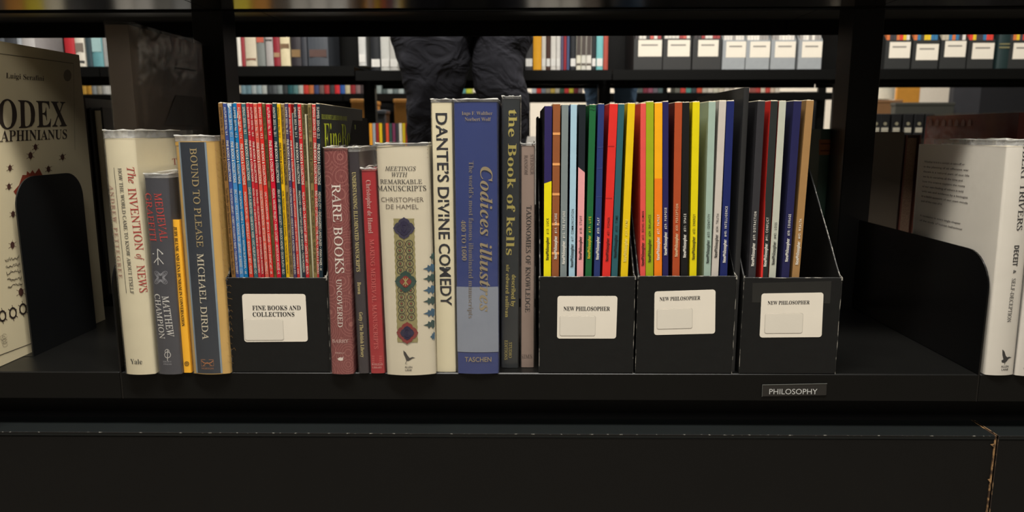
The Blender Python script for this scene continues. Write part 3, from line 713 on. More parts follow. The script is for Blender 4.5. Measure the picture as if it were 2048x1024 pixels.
# --- rare books
def fan_mat():
    mt = bpy.data.materials.new('maroon_scroll_print'); mt.use_nodes = True; n = mt.node_tree; b = n.nodes['Principled BSDF']
    tc = n.nodes.new('ShaderNodeTexCoord'); mp = n.nodes.new('ShaderNodeMapping'); mp.inputs['Scale'].default_value = (50, 0, 44); n.links.new(tc.outputs['Object'], mp.inputs[0])
    vo = n.nodes.new('ShaderNodeTexVoronoi'); vo.inputs['Scale'].default_value = 1; vo.inputs['Randomness'].default_value = .55; n.links.new(mp.outputs[0], vo.inputs['Vector'])
    sn = n.nodes.new('ShaderNodeMath'); sn.operation = 'MULTIPLY'; sn.inputs[1].default_value = 58; n.links.new(vo.outputs['Distance'], sn.inputs[0])
    s2 = n.nodes.new('ShaderNodeMath'); s2.operation = 'SINE'; n.links.new(sn.outputs[0], s2.inputs[0])
    # leaf-like rays in the lower half of each cell
    wv = n.nodes.new('ShaderNodeTexWave'); wv.inputs['Scale'].default_value = 1.3; wv.inputs['Distortion'].default_value = 7; wv.inputs['Detail'].default_value = 1.5; n.links.new(mp.outputs[0], wv.inputs['Vector'])
    w2 = n.nodes.new('ShaderNodeMath'); w2.operation = 'MULTIPLY'; w2.inputs[1].default_value = 10; n.links.new(wv.outputs['Fac'], w2.inputs[0])
    w3 = n.nodes.new('ShaderNodeMath'); w3.operation = 'SINE'; n.links.new(w2.outputs[0], w3.inputs[0])
    mxx = n.nodes.new('ShaderNodeMath'); mxx.operation = 'MAXIMUM'; n.links.new(s2.outputs[0], mxx.inputs[0]); n.links.new(w3.outputs[0], mxx.inputs[1])
    cr = n.nodes.new('ShaderNodeValToRGB'); cr.color_ramp.elements[0].position = .6; cr.color_ramp.elements[1].position = 1.0
    cr.color_ramp.elements[0].color = RGB((112, 48, 48), 1.1); cr.color_ramp.elements[1].color = RGB((158, 98, 90), 1.0)
    n.links.new(mxx.outputs[0], cr.inputs[0]); n.links.new(cr.outputs[0], b.inputs['Base Color']); b.inputs['Roughness'].default_value = .4
    return mt
s = hardback('book', 'maroon hardback with swirling scroll print right of the leftmost holder', 'book', (648, 694, 299, 663, 708), fan_mat(), d=.16, bulge=.0025, sleeve=293, yb=748)
def b_rare(mb):
    s.text(mb, 'RARE BOOKS', 'serif', 673, 368, 546, 17, x2=681)
    s.text(mb, 'UNCOVERED', 'serif', 679, 557, 653, 10, x2=682)
    s.htext(mb, 'BARRY', 'serif', 665, 698, 684, 7, mi=1, e=.0005)
    s.poly(mb, [(676, 716), (681, 713), (686, 714), (688, 711), (687, 719), (683, 720), (678, 719)]); s.htext(mb, 'FIREFLY', 'sans', 672, 690, 706, 3, mi=1)
lettering(s, [mat((225, 212, 200), .4, 1), mat((205, 175, 165), .5, 1)], b_rare)
# --- understanding illuminated manuscripts
s = hardback('book', 'slim dark brown book with gold title between maroon and red books', 'book', (697, 717, 305, 718, 738), mat((48, 40, 44), .4, 1.0, .1, 60), d=.19, bulge=.0008, board=.001, sleeve=293, yb=747)
lettering(s, [mat((196, 180, 120), .4, 1)], lambda mb: (s.text(mb, 'UNDERSTANDING ILLUMINATED MANUSCRIPTS', 'serifb', 708, 344, 543, 7.5, x2=717), s.text(mb, 'Brown', 'serifb', 718.5, 564, 588, 7, x2=719.5), s.text(mb, 'Getty / The British Library', 'serifb', 722, 624, 714, 7, x2=726)))
# --- red de Hamel
s = hardback('book', 'short thin red book reaching lower than its neighbours', 'book', (722, 752, 342, 742, 770), mat((158, 30, 36), .38, 1.05, .06), d=.15, bulge=.0008, board=.001, sleeve=335, yb=747)
def b_red(mb):
    s.text(mb, 'Christopher de Hamel', 'serif', 737, 360, 466, 9.5, x2=742, mi=0)
    s.text(mb, 'MAKING MEDIEVAL MANUSCRIPTS', 'serif', 744, 478, 697, 8.5, x2=753, mi=1, e=.0005)
    s.htext(mb, 'BODLEIAN', 'serif', 744, 766, 730, 4.2, mi=0); s.htext(mb, 'LIBRARY', 'serif', 745, 764, 736, 3.5, mi=0)
    for k in range(4): s.line(mb, [(744, 712+k*4), (764, 712+k*4)], 1.4, mi=1)
lettering(s, [mat((215, 165, 155), .5, 1), mat((200, 95, 90), .5, 1)], b_red)
# --- meetings
s = hardback('book', 'very wide cream hardback with illuminated ornament strip and pelican emblem', 'book', (751, 857, 294, 776, 870), mat((206, 196, 172), .5, 1.1, .05, 40), d=.17, bulge=.005, sleeve=285, yb=749)
def b_meet(mb):
    for i, (t, x0, x1, y, st, c) in enumerate((('MEETINGS', 771, 833, 341, 'italic', 8.5), ('WITH', 785, 817, 353, 'italic', 8.5), ('REMARKABLE', 761, 845, 367, 'serif', 8.5), ('MANUSCRIPTS', 755, 853, 381, 'serif', 10), ('CHRISTOPHER', 763, 848, 403, 'sansl', 9), ('DE HAMEL', 773, 838, 417, 'sansl', 9))):
        s.htext(mb, t, st, x0, x1, y, c, mi=0 if i < 4 else 1, sp=1.0)
    # pelican and publisher lettering
    s.poly(mb, [(808, 698), (813, 702), (818, 710), (821, 713), (826, 711), (832, 713), (826, 714), (822, 717), (818, 719), (814, 718), (812, 712), (809, 706)])
    s.line(mb, [(815, 718), (812, 725), (816, 725)], .9)
    s.htext(mb, 'ALLEN', 'sansm', 811, 826, 733, 4); s.htext(mb, 'LANE', 'sansm', 812, 825, 739, 4)
    s.line(mb, [(752, 309), (856, 306)], .8, mi=1); s.line(mb, [(752, 300), (856, 299)], 1.2, mi=2); s.line(mb, [(753, 317), (857, 315)], .6, mi=2)
lettering(s, [mat((60, 55, 50), .5, 1), mat((110, 98, 85), .5, 1), mat((160, 125, 80), .5, 1)], b_meet)
orn = MB()
def ox(y): return 809+(y-436)*.031
pts = []
for k in range(0, 42): y = 436+k*6; pts.append((ox(y)-21+(k % 2)*1.2, y))
ptr = [(ox(p[1])+21-(i % 2)*1.2, p[1]) for i, p in enumerate(pts)]
for i in range(len(pts)-1):
    for (a, b) in (((0), (1)),):
        xs0 = pts[i][0]; xs1 = ptr[i][0]; xt0 = pts[i+1][0]; xt1 = ptr[i+1][0]; n = 6
        for j in range(n):
            u0, u1 = j/n, (j+1)/n
            s.poly(orn, [(xs0+(xs1-xs0)*u0, pts[i][1]), (xs0+(xs1-xs0)*u1, pts[i][1]), (xt0+(xt1-xt0)*u1, pts[i+1][1]), (xt0+(xt1-xt0)*u0, pts[i+1][1])], mi=0, e=.0003)
for k in range(14):
    y = 486+k*13.2
    if abs(y-560) < 18 or y > 642: continue
    for sx in (-9.5, 9.5):
        s.line(orn, circ(ox(y)+sx, y, 7, 14), 1.2, mi=1, closed=True, e=.0006); s.line(orn, circ(ox(y)+sx, y, 3, 8), 1.0, mi=1, closed=True, e=.0006)
        s.poly(orn, circ(ox(y)+sx, y, 1.6, 6), mi=4, e=.0007)
    s.line(orn, [(ox(y)-2, y-6), (ox(y)+2, y), (ox(y)-2, y+6)], 1.0, mi=5, e=.0006)
def quatre(y, r, mi, e):
    pts = []
    for j in range(40):
        t = 2*math.pi*j/40; rr = r*(.80+.20*abs(math.cos(2*t))**.6)*(1.1 if j % 10 == 0 else 1); pts.append((ox(y)+rr*math.cos(t), y+rr*math.sin(t)))
    # fan split in strips so the print follows the round spine
    c = s.L(ox(y), y); q = [s.L(*p) for p in pts]; vs = [(c[0], s.yf(c[0])-e, c[1])]+[(x, s.yf(x)-e, z) for x, z in q]
    orn.add(vs, [(0, 1+j, 1+(j+1) % 40) for j in range(40)], mi)
quatre(455, 20, 2, .0007); quatre(455, 14, 6, .0009); quatre(561, 20, 3, .0007); quatre(561, 11, 4, .0009); quatre(663, 20, 4, .0007); quatre(663, 13, 6, .0009)
s.line(orn, [(ox(455)-4, 448), (ox(455)+4, 448), (ox(455)+5, 456), (ox(455), 463), (ox(455)-5, 456)], 1.3, mi=2, closed=True, e=.0011)
s.line(orn, [(ox(561)-5, 554), (ox(561)+5, 568)], 2, mi=0, e=.0011); s.line(orn, [(ox(561)+5, 554), (ox(561)-5, 568)], 2, mi=0, e=.0011); s.line(orn, [(ox(561), 553), (ox(561), 570)], 1.6, mi=0, e=.0011)
s.line(orn, circ(ox(663), 663, 6, 12, ry=8), 1.5, mi=2, closed=True, e=.0011)
obj('ornament_print', orn, [mat((150, 140, 92), .45, 1, .15, 400), mat((52, 52, 42), .5, 1), mat((52, 47, 70), .5, 1), mat((42, 68, 58), .5, 1), mat((128, 48, 44), .5, 1), mat((100, 60, 45), .5, 1), mat((44, 40, 62), .5, 1)], s.root)
lf = MB()
for k, y in enumerate((513, 536, 556, 579, 601, 625, 648, 672)):
    x = 868+(y-513)*.01; L = 22 if 0 < k < 7 else 9
    pts = [(x, y-7), (x-L*.25, y-9), (x-L*.35, y-4), (x-L*.55, y-7), (x-L*.6, y-2), (x-L, y+1), (x-L*.6, y+3), (x-L*.5, y+8), (x-L*.3, y+4), (x-L*.15, y+9), (x, y+5)]
    c = s.L(x-L*.3, y); q = [s.L(min(p[0], 870), p[1]) for p in pts]; e = .0004
    vs = [(c[0], s.yf(c[0])-e, c[1])]+[(xx, s.yf(xx)-e, zz) for xx, zz in q]
    lf.add(vs, [(0, 1+j, 1+(j+1) % len(q)) for j in range(len(q))], k % 2)
obj('leaf_print', lf, [mat((48, 72, 68), .5, 1), mat((55, 88, 110), .5, 1)], s.root)
# --- Dante
s = hardback('book', 'tall cream hardback with large black capitals beside the blue book', 'book', (858, 903, 206, 875, 911), mat((214, 204, 172), .45, 1.1, .04, 40), d=.2, bulge=.001, sleeve=197, yb=744)
lettering(s, [mat((26, 26, 34), .45, 1)], lambda mb: (s.text(mb, 'DANTE\u2019S', 'sansx', 883, 226, 364, 22, x2=887), s.text(mb, 'DIVINE', 'sansx', 887, 374, 478, 22, x2=889), s.text(mb, 'COMEDY', 'sansx', 889, 487, 611, 22, x2=893)))
# --- Codices
s = hardback('book', 'very wide blue and grey hardback with bronze italic title', 'book', (909, 999, 205, 917, 996), mat((42, 57, 114), .36, 1.0, .07, 30), d=.2, bulge=.0022, sleeve=197, yb=747)
bb = MB(); hw = s.w/2
s.rect(bb, -hw, hw, s.L(950, 703)[1], s.L(950, 573)[1], e=.0004)
obj('jacket_band', bb, mat((132, 138, 150), .38, 1.05, .05), s.root)
def b_cod(mb):
    s.text(mb, 'Codices illustres', 'italicb', 973, 333, 622, 23, x2=971, e=.0006)
    s.text(mb, 'The world\u2019s most famous illuminated manuscripts', 'serif', 943, 322, 635, 9.5, x2=942, e=.0006, mi=1)
    s.text(mb, '400 TO 1600', 'serif', 927, 440, 520, 9, x2=929, e=.0006)
    s.htext(mb, 'Ingo F. Walther', 'serif', 924, 985, 230, 7, e=.0006); s.htext(mb, 'Norbert Wolf', 'serif', 930, 982, 242, 7, e=.0006)
    s.htext(mb, 'TASCHEN', 'sansm', 930, 983, 722, 10, e=.0006)
lettering(s, [mat((150, 135, 105), .4, 1), mat((125, 115, 105), .4, 1)], b_cod)
# --- Kells
s = hardback('book', 'tallest black hardback with gold rounded lettering, right of the blue book', 'book', (1005, 1040, 199, 1003, 1036), mat((34, 38, 40), .3, 1.1, .1, 30), d=.2, bulge=.001, sleeve=191, yb=736)
def b_kel(mb):
    s.text(mb, 'the Book of kells', 'serifb', 1026, 219, 510, 16, x2=1020)
    s.text(mb, 'described by', 'serifb', 1028, 549, 613, 8, x2=1026); s.text(mb, 'sir edward sullivan', 'serifb', 1016, 529, 634, 7, x2=1014)
    s.text(mb, 'STUDIO', 'serif', 1021, 684, 715, 6, x2=1020.5); s.text(mb, 'EDITIONS', 'serif', 1012.5, 680, 719, 6, x2=1012)
lettering(s, [mat((190, 175, 95), .3, 1.1, metal=.3)], b_kel)
# --- Taxonomies
s = hardback('book', 'narrow taupe book with small dark capitals beside the second holder', 'book', (1046, 1071, 292, 1041, 1069), mat((142, 122, 110), .42, 1.05, .06, 30), d=.15, bulge=.0006, board=.0012, sleeve=285, yb=735)
def b_tax(mb):
    s.text(mb, 'STEINER', 'serif', 1064, 309, 349, 6.5, x2=1064, mi=1); s.text(mb, 'RANSOM', 'serif', 1052, 310, 349, 6.5, x2=1052, mi=1)
    s.text(mb, 'TAXONOMIES OF KNOWLEDGE', 'serif', 1058, 411, 624, 9.5, x2=1055); s.htext(mb, 'SIMS', 'serif', 1042, 1064, 716, 8, mi=1)
lettering(s, [mat((36, 30, 30), .5, 1), mat((92, 76, 68), .5, 1)], b_tax)

# ================================================================== RIGHT BAY (front): Deceit
s = hardback('book', 'white hardback on self-deception at the right edge, shadow across its cover', 'book', (2013, 2073, 294, 1970, 2026), mat((206, 200, 188), .5, 1.1, .04, 40), d=.165, bulge=.003, sleeve=278, yb=750)
def b_dec(mb):
    s.text(mb, 'ROBERT TRIVERS', 'serif', 2050, 268, 460, 11, x2=2035)
    s.text(mb, 'DECEIT', 'sansb', 2030, 490, 531, 10, x2=2026); s.text(mb, '&', 'italic', 2026, 539, 546, 6, x2=2025); s.text(mb, 'SELF-DECEPTION', 'serif', 2024, 556, 643, 7.5, x2=2014)
    s.poly(mb, [(2001, 697), (2005, 701), (2008, 710), (2011, 713), (2015, 712), (2021, 714), (2014, 716), (2010, 721), (2006, 724), (2000, 723), (1999, 719), (2003, 717), (2001, 708)])
    s.line(mb, [(2007, 722), (2005, 727)], .9); s.htext(mb, 'ALLEN', 'sansm', 1998, 2014, 733, 4); s.htext(mb, 'LANE', 'sansm', 1999, 2013, 739, 4)
lettering(s, [mat((35, 33, 33), .5, 1)], b_dec)
mb = MB(); xw = -s.w/2
for k in range(11):
    z = s.h-.022-k*.0060 - (.012 if k > 8 else 0); y0 = .15; y1 = .055 + (random.uniform(0, .015) if k not in (8,) else .05)
    put_text(mb, ['Whether it is in a cockpit at take-off or', 'in the planning of an offensive war', 'deceit is a natural part of our life', 'we lie to ourselves all the time and', 'how this science explains the roots', 'of our own fooling of others is told', 'with wit and evidence by a biologist', 'in a bold account of our own minds', 'and of the cost of it', 'A revelation in every single chapter', 'of the study of human behaviour'][k], 'sansm', lambda u, v: (xw-.0003, y0+(y1-y0)*u, z+v*.0024))
obj('flap_lettering', mb, mat((90, 84, 78), .6, 1), s.root)
s = hardback('book', 'second white-spined book cut off by the right frame edge', 'book', (2082, 2136, 300, 2030, 2080), mat((196, 190, 180), .5, 1.1, .04, 40), d=.16, bulge=.003, sleeve=290, yb=751)
lettering(s, [mat((35, 33, 33), .5, 1)], lambda mb: s.poly(mb, [(2044, 735), (2050, 728), (2060, 732), (2058, 740), (2048, 742)]))

# ================================================================== LEFT BAY (front)
XC = PX(60, 705, -1).x*0 + PZ(20, 722, SZ).x   # codex cover plane
def flat_book(name, label, X, y0, y1, zt, th, cover, side, zb=SZ, pages=PAPER, spine=-1, sleeve=None, cat='book', board=.003, extra=0.):
    """book whose big cover stands in the plane x = X; spine toward -y (front) when spine=-1; side=+1 cover faces +x"""
    zb = zb+.0005; r = thing(name, label, cat, (X-side*th/2, y0, zb)); w = th; d = y1-y0; h = zt-zb
    mb = u_shell(w, d, 0, h, board, .001)
    if spine > 0: mb.v = [(x, d-y, z) for x, y, z in mb.v]; mb.f = [tuple(reversed(f)) for f in mb.f]
    obj('cover', mb, cover, r, 40)
    p = MB(); p.box(-w/2+board, w/2-board, (.004 if spine < 0 else .007), d-(.007 if spine < 0 else .004), .004, h-.004, b=.0008); obj('page_block', p, pages, r)
    if sleeve:
        mb = u_shell(w, d*.98, 0, h+sleeve, .0002, .001, off=.001, wave=.001, seed=5)
        if spine > 0: mb.v = [(x, d-y, z) for x, y, z in mb.v]; mb.f = [tuple(reversed(f)) for f in mb.f]
        obj('plastic_sleeve', mb, SLEEVE, r, 60)
    r['_w'] = w
    return r
Xc = PZ(20, 725, SZ).x
zc = PX(90, 98, Xc).z; yc1 = PX(158, 108, Xc).y
codex = flat_book('book', 'large cream art book with big dark title and insect drawings, far left', Xc, yc1-.245, yc1, zc, .05, mat((196, 184, 152), .5, 1.05, .05, 20), 1, spine=-1)
del codex['_w']
cl = codex.location
def CX(px, py, e=.0004): 
    p = PX(px, py, Xc+e); return (p.x-cl[0], p.y-cl[1], p.z-cl[2])
def cquad(tl, tr, br, bl):
    T = [Vector(CX(*p)) for p in (tl, tr, br, bl)]
    return lambda u, v: tuple((T[3]*(1-u)+T[2]*u)*(1-v)+(T[0]*(1-u)+T[1]*u)*v)
mb = MB()
put_text(mb, 'Luigi Serafini', 'serif', cquad((12, 145), (88, 152), (88, 162), (12, 156)))
put_text(mb, 'CODEX', 'serifb', cquad((-44, 197), (131, 204), (134, 252), (-44, 260)))
put_text(mb, 'SERAPHINIANUS', 'serifb', cquad((-46, 262), (134, 259), (134, 277), (-46, 286)))
def cline(pts, wd, mi=0):
    q = [CX(*p) for p in pts]; n = len(q); vs = []
    for i in range(n):
        a = q[max(0, i-1)]; b = q[min(n-1, i+1)]; dy, dz = b[1]-a[1], b[2]-a[2]; l = math.hypot(dy, dz) or 1
        for sg in (1, -1): vs.append((q[i][0], q[i][1]-sg*dz/l*wd/2, q[i][2]+sg*dy/l*wd/2))
    mb.add(vs, [(2*i, 2*i+1, 2*i+3, 2*i+2) for i in range(n-1)], mi)
def cpoly(pts, mi=0): mb.add([CX(*p) for p in pts], [tuple(range(len(pts)))], mi)
cline([(-10, 106), (147, 127)], .0006); cline([(-20, 718), (65, 686)], .0008); cline([(147, 127), (150, 300)], .0004)
for (x, y, r) in ((71, 294, 6), (61, 311, 7), (125, 314, 6), (20, 336, 6), (97, 338, 6), (18, 373, 6), (26, 428, 6), (25, 490, 7), (42, 584, 8)):
    cpoly(circ(x, y, r*.6, 10, ry=r), 2)
    for k in range(6):
        a = R(k*60+20); cline([(x+r*.4*math.cos(a), y+r*.6*math.sin(a)), (x+r*1.3*math.cos(a+.2), y+r*1.5*math.sin(a))], .0005, 2)
for (x, y) in ((5, 632), (26, 626), (46, 618)):
    pts = circ(x, y, 6.5, 12, ry=10); cline(pts+[pts[0]], .0022)
    for k in range(6):
        a = R(k*60+30); cline([(x+6*math.cos(a), y+9*math.sin(a)), (x+10*math.cos(a-.2), y+16*math.sin(a))], .0008)
for k in range(5):
    y0 = 522+k*13
    pts = [(10+k*1.5+j*2.2, y0-j*.5+random.uniform(-3, 3)) for j in range(14)]; cline(pts, .0006); cline([(p[0], p[1]+random.uniform(-4, 4)) for p in pts], .0005)
for k in range(6): cline(circ(8+random.uniform(-4, 4), 680+random.uniform(-9, 9), 5, 10), .0003, 3)
cpoly([(27, 383), (38, 370), (45, 350), (53, 350), (54, 342), (60, 347), (65, 340), (70, 347), (78, 336), (85, 350), (92, 356), (96, 400), (40, 400)], 1)
cpoly(circ(135, 151, 8, 12, ry=12), 3)
obj('cover_print', mb, [mat((52, 42, 36), .55, 1), mat((135, 58, 40), .5, 1), mat((78, 48, 40), .6, 1), mat((135, 125, 105), .6, 1)], codex)
# bookend beside it
Xe = Xc+.012
e0 = PX(57, 700, Xe); 
y0 = PX(30, 400, Xe).y; y1 = PX(166, 400, Xe).y; zt = PX(100, 349, Xe).z
r = thing('bookend', 'black rounded metal bookend standing against the large cream book', 'bookend', (Xe, y0, SZ+.0001))
mb = MB(); mb.prism(rounded_plate(0, y1-y0, 0, zt-SZ, .035, .03), lambda a, b, t: (t, a, b), -.0008, .0008); obj('plate', mb, mat((16, 17, 18), .35, 1), r, 30)
mb = MB(); mb.box(-.09, -.0009, 0, y1-y0, 0, .0003); obj('foot', mb, STEEL, r)
# oversize book with plastic wrapper
Xo = PY(256, 150, .05).x
yo0 = PX(256, 42, Xo).y; yo1 = PX(403, 76, Xo).y; zo = PX(256, 42, Xo).z
Xo = -.4418; yo0 = PX(256, 42, Xo).y; yo1 = PX(403, 76, Xo).y; zo = PX(256, 42, Xo).z
big = flat_book('book', 'oversize grey-brown volume in shiny plastic, tallest in the left bay', Xo, yo0, yo1, zo-.004, .027, mat((84, 73, 62), .45, .9, .25, 18, spec=.3), 1, sleeve=.004)
del big['_w']
mb = MB(); bl = big.location
def BX(px, py): p = PX(px, py, Xo+.0014); return (p.x-bl[0], p.y-bl[1], p.z-bl[2])
obj('cover_picture', MB().add([BX(352, 190), BX(405, 195), BX(409, 250), BX(330, 250)], [(0, 1, 2, 3)]).add([BX(350, 134), BX(392, 140), BX(392, 143), BX(350, 137)], [(0, 1, 2, 3)], 1), [mat((60, 54, 50), .5, .9, .9, 30), mat((40, 34, 30), .5, 1)], big)
# rear row of left bay
for k, (px, w_, yt, cc, lb) in enumerate(((190, .021, 196, (52, 44, 40), 'dark brown book deep in left bay, beside the bookend'), (222, .02, 215, (26, 24, 24), 'near-black book deep in the left bay behind the oversize volume'))):
    Yr = .36; x = PY(px, 400, Yr).x; zt = PY(px, yt, Yr).z
    b_ = flat_book('book', lb, x, Yr, Yr+.19, zt, w_, mat(cc, .4, 1), 1, spine=1); del b_['_w']

# ================================================================== REAR HALF OF THE BOOKCASE
def rear_book(label, px0, px1, py, yt, col, Y=.36, d=.2, spine=-1, pages=PAPER, rough=.4, sleeve=None):
    x0, x1 = PY(px0, py, Y).x, PY(px1, py, Y).x; zt = PY((px0+px1)/2, yt, Y).z
    b_ = flat_book('book', label, x1, Y, Y+d, zt, x1-x0, mat(col, rough, 1.05, .12, 30), 1, spine=spine, sleeve=sleeve, pages=pages, board=.0022); del b_['_w']
    return b_
g_ = rear_book('green cloth book with orange spine label, behind the rightmost holder', 1637, 1664, 330, 258, (66, 92, 78), d=.14)
lab_ = MB(); 
def RXp(o, px, py, Y=.3585):
    p = PY(px, py, Y); return (p.x-o.location[0], p.y-o.location[1], p.z-o.location[2])
lab_.add([RXp(g_, 1638, 279), RXp(g_, 1664, 279), RXp(g_, 1663, 310), RXp(g_, 1638, 310)], [(0, 1, 2, 3)])
lab_.add([RXp(g_, 1641, 286, .358), RXp(g_, 1661, 286, .358), RXp(g_, 1661, 289, .358), RXp(g_, 1641, 289, .358), RXp(g_, 1641, 300, .358), RXp(g_, 1661, 300, .358), RXp(g_, 1661, 303, .358), RXp(g_, 1641, 303, .358)], [(0, 1, 2, 3), (4, 5, 6, 7)], 1)
obj('spine_label', lab_, [mat((176, 104, 55), .5, 1, .2, 200), mat((120, 62, 34), .5, 1)], g_)
# right bay rear: brownish wrapped book, striped page block, red-wrapped book
rear_book('brownish plastic-wrapped book behind the right end plate', 1738, 1802, 350, 264, (112, 98, 82), Y=.36, sleeve=.003)
rear_book('hardback showing red and cream stripes left of white book cover', 1806, 1836, 350, 270, (120, 72, 60), Y=.36, spine=1, pages=mat((150, 120, 98), .8, 1, .5, 400))
Xr = PY(2030, 300, .36).x; y_r1 = PX(1853, 234, Xr).y
rb = flat_book('book', 'dark red plastic-wrapped book lying high behind the white hardbacks', Xr+.03, .36, y_r1, PX(1940, 229, Xr).z, .03, mat((150, 66, 60), .35, 1, .3, 30), 1, sleeve=.003); del rb['_w']
mb = MB()
for k in range(7):
    px = 1858+k*13; p = PX(px, 240, Xr-.0013); q = PX(px+7, 240, Xr-.0013); z1, z0 = PX(px, 238, Xr).z, PX(px, 252, Xr).z
    mb.add([tuple(Vector((Xr-.0014, yy, zz))-rb.location) for yy, zz in ((p.y, z0), (q.y, z0), (q.y, z1-.004), ((p.y+q.y)/2, z1), (p.y, z1-.004))], [(0, 1, 2, 3, 4)])
obj('arch_print', mb, mat((160, 110, 98), .4, 1), rb)

# ================================================================== OPPOSITE BOOKCASES
def far_case(label, Y, loff, nb, x_first, zs, depth=.50, levels=None):
    r = thing('steel_bookcase', label, 'bookcase', (0, Y+depth/2, 0)); bay = .9
    for i in range(nb):
        a = x_first+i*bay; b = a+bay
        for (zt, lip) in levels:
            if zs and zt > zs-.1 and zt < zs+.1 and i < 2: zt = zs
            for (y0, y1) in ((Y, Y+depth*.46), (Y+depth*.54, Y+depth)):
                s_ = MB(); s_.box(a+.002, b-.002, y0+.002, y1-.002, zt-.004, zt); sh = kid('shelf', s_, STEEL, r)
                for yy in (y0, y1-.002):
                    l_ = MB(); l_.box(a+.002, b-.002, yy, yy+.002, zt-lip, zt); lo_ = obj('shelf_lip', l_, STEEL, sh)
                    for v in lo_.data.vertices: v.co -= r.location
    if depth > .4:
        for i in range(nb):
            p = MB(); zq = zs if i < 2 else zf; p.box(x_first+i*bay+.003, x_first+(i+1)*bay-.003, Y+depth*.46+.001, Y+depth*.46+.003, zq, zq+.42); kid('back_panel', p, STEEL, r)
    for i in range(nb+1):
        p = MB(); p.box(x_first+i*bay-.022, x_first+i*bay+.022, Y+depth*.46+.004, Y+depth*.54, 0, 1.95); kid('upright', p, STEEL, r)
    k_ = MB(); k_.box(x_first, x_first+nb*bay, Y+.03, Y+depth-.03, 0, SZ-.06); kid('kick_panel', k_, STEEL, r)
    return r
Y2 = 1.85; Y3 = 3.35
zf = PY(1450, 139, Y2).z; zf1 = PY(600, 132, Y2).z
x2 = PY(739, 150, Y2+.25).x
dz = (zf-zf1)/2
far_case('opposite black bookcase across the aisle behind the standing person', Y2, 0, 5, x2-.9-.9, zf1, levels=[(SZ, .035), (zf, .034), (zf+.45, .035)])
z3 = PY(600, 187.5, Y3).z
x3 = PY(739, 150, Y3+.25).x
far_case('farthest black bookcase, seen only as a thin strip through the opposite one', Y3, 0, 5, x3-1.9, 0., levels=[(z3, .04), (z3+.45, .035)], depth=.3)

cnt = {}
def cname(c):
    r, g, b = c; mx, mn = max(c), min(c)
    if mx < 55: return 'black'
    if mx-mn < 28: return 'white' if mx > 175 else ('pale grey' if mx > 135 else ('grey' if mx > 85 else 'dark grey'))
    if r == mx and g > r*.72 and b < r*.6: return 'yellow'
    if r == mx and g > r*.82: return 'cream'
    if r == mx and g > r*.55 and b < r*.5: return 'orange'
    if r == mx: return 'red' if g < r*.5 else 'brown'
    if g == mx: return 'green' if b < g*.93 else 'teal'
    return 'blue' if r < b*.75 else 'mauve'
def far_row(place, grp, specs, Y, zb, yref, hts, d=.16, cat='book', name='book', hrange=(.0, .0)):
    """specs: list of (x0,x1,colour[,band colour])"""
    for i, sp in enumerate(specs):
        x0, x1, c = sp[:3]; X0, X1 = PY(x0, yref, Y).x+.0006, PY(x1, yref, Y).x-.0006
        h = hts+random.uniform(*hrange); w = X1-X0
        mb = u_shell(w, d, 0, h, .002 if w > .012 else .0006, min(.004, w*.12), n=5)
        pb = MB(); pb.box(-w/2+.002, w/2-.002, .003, d-.004, .003, h-.004) if w > .012 else pb.box(-w/2+.0006, w/2-.0006, .001, d-.002, .001, h-.002)
        n0 = len(mb.f); mb.add(pb.v, pb.f, 1)
        mats = [mat(c, .45, 1.1), PAPER]
        if len(sp) > 3 and sp[3]:
            for (z0, z1, bc) in sp[3]:
                mats.append(mat(bc, .5, 1.05)); q = min(.004, w*.12)
                mb.box(-w*.42, w*.42, -q-.0004, -q*.2, z0, z1, len(mats)-1)
        o = obj(name, mb, mats); o.location = ((X0+X1)/2, Y, zb+.0008)
        tag(o, f'{cname(c)} {cat}, {ORD[i]} from left, on {place}', cat, grp)
wh, cr_, gy, dk, rd_ = (205, 200, 190), (200, 190, 160), (150, 150, 148), (32, 32, 36), (130, 38, 42)
CALL = [(.012, .038, (222, 220, 214))]
TXT = [(.05, .12, (70, 60, 55)), (.015, .022, (90, 80, 70))]
Yb = Y2+.006
far_row('the opposite shelf left of the person', 'books on the opposite shelf left of the standing person', [
 (476, 484, (200, 196, 186)), (484, 492, (135, 45, 50)), (492, 515, (182, 172, 150), [(.02, .026, (120, 80, 60))]), (515, 532, (108, 112, 108), [(.08, .1, (170, 80, 60))]), (533, 548, (150, 145, 142), [(.085, .09, (60, 55, 50))]), (548, 562, (125, 32, 42), [(.03, .045, (150, 120, 90))]), (562, 582, (196, 184, 150), [(.06, .075, (110, 85, 60))]),
 (583, 604, (40, 36, 40), [(.03, .055, (120, 95, 60))]), (604, 616, (48, 50, 56)), (617, 658, (62, 66, 72), [(.03, .055, (80, 58, 52))])], Yb, zf1+.0, 130, .235, hrange=(-.015, .02))
for o in list(COL.objects): pass
far_row('the shelf edge left of the opposite upright', 'single labelled volume', [(718, 733, (196, 196, 192), CALL)], Yb, zf1, 130, .235)
far_row('the opposite shelf just left of the trousers', 'books with call labels just left of the trousers', [
 (742, 762, (30, 32, 36), CALL), (762, 780, (198, 198, 192), CALL), (780, 797, (190, 188, 182), CALL), (797, 815, (170, 168, 160), CALL)], Yb, zf, 130, .235)
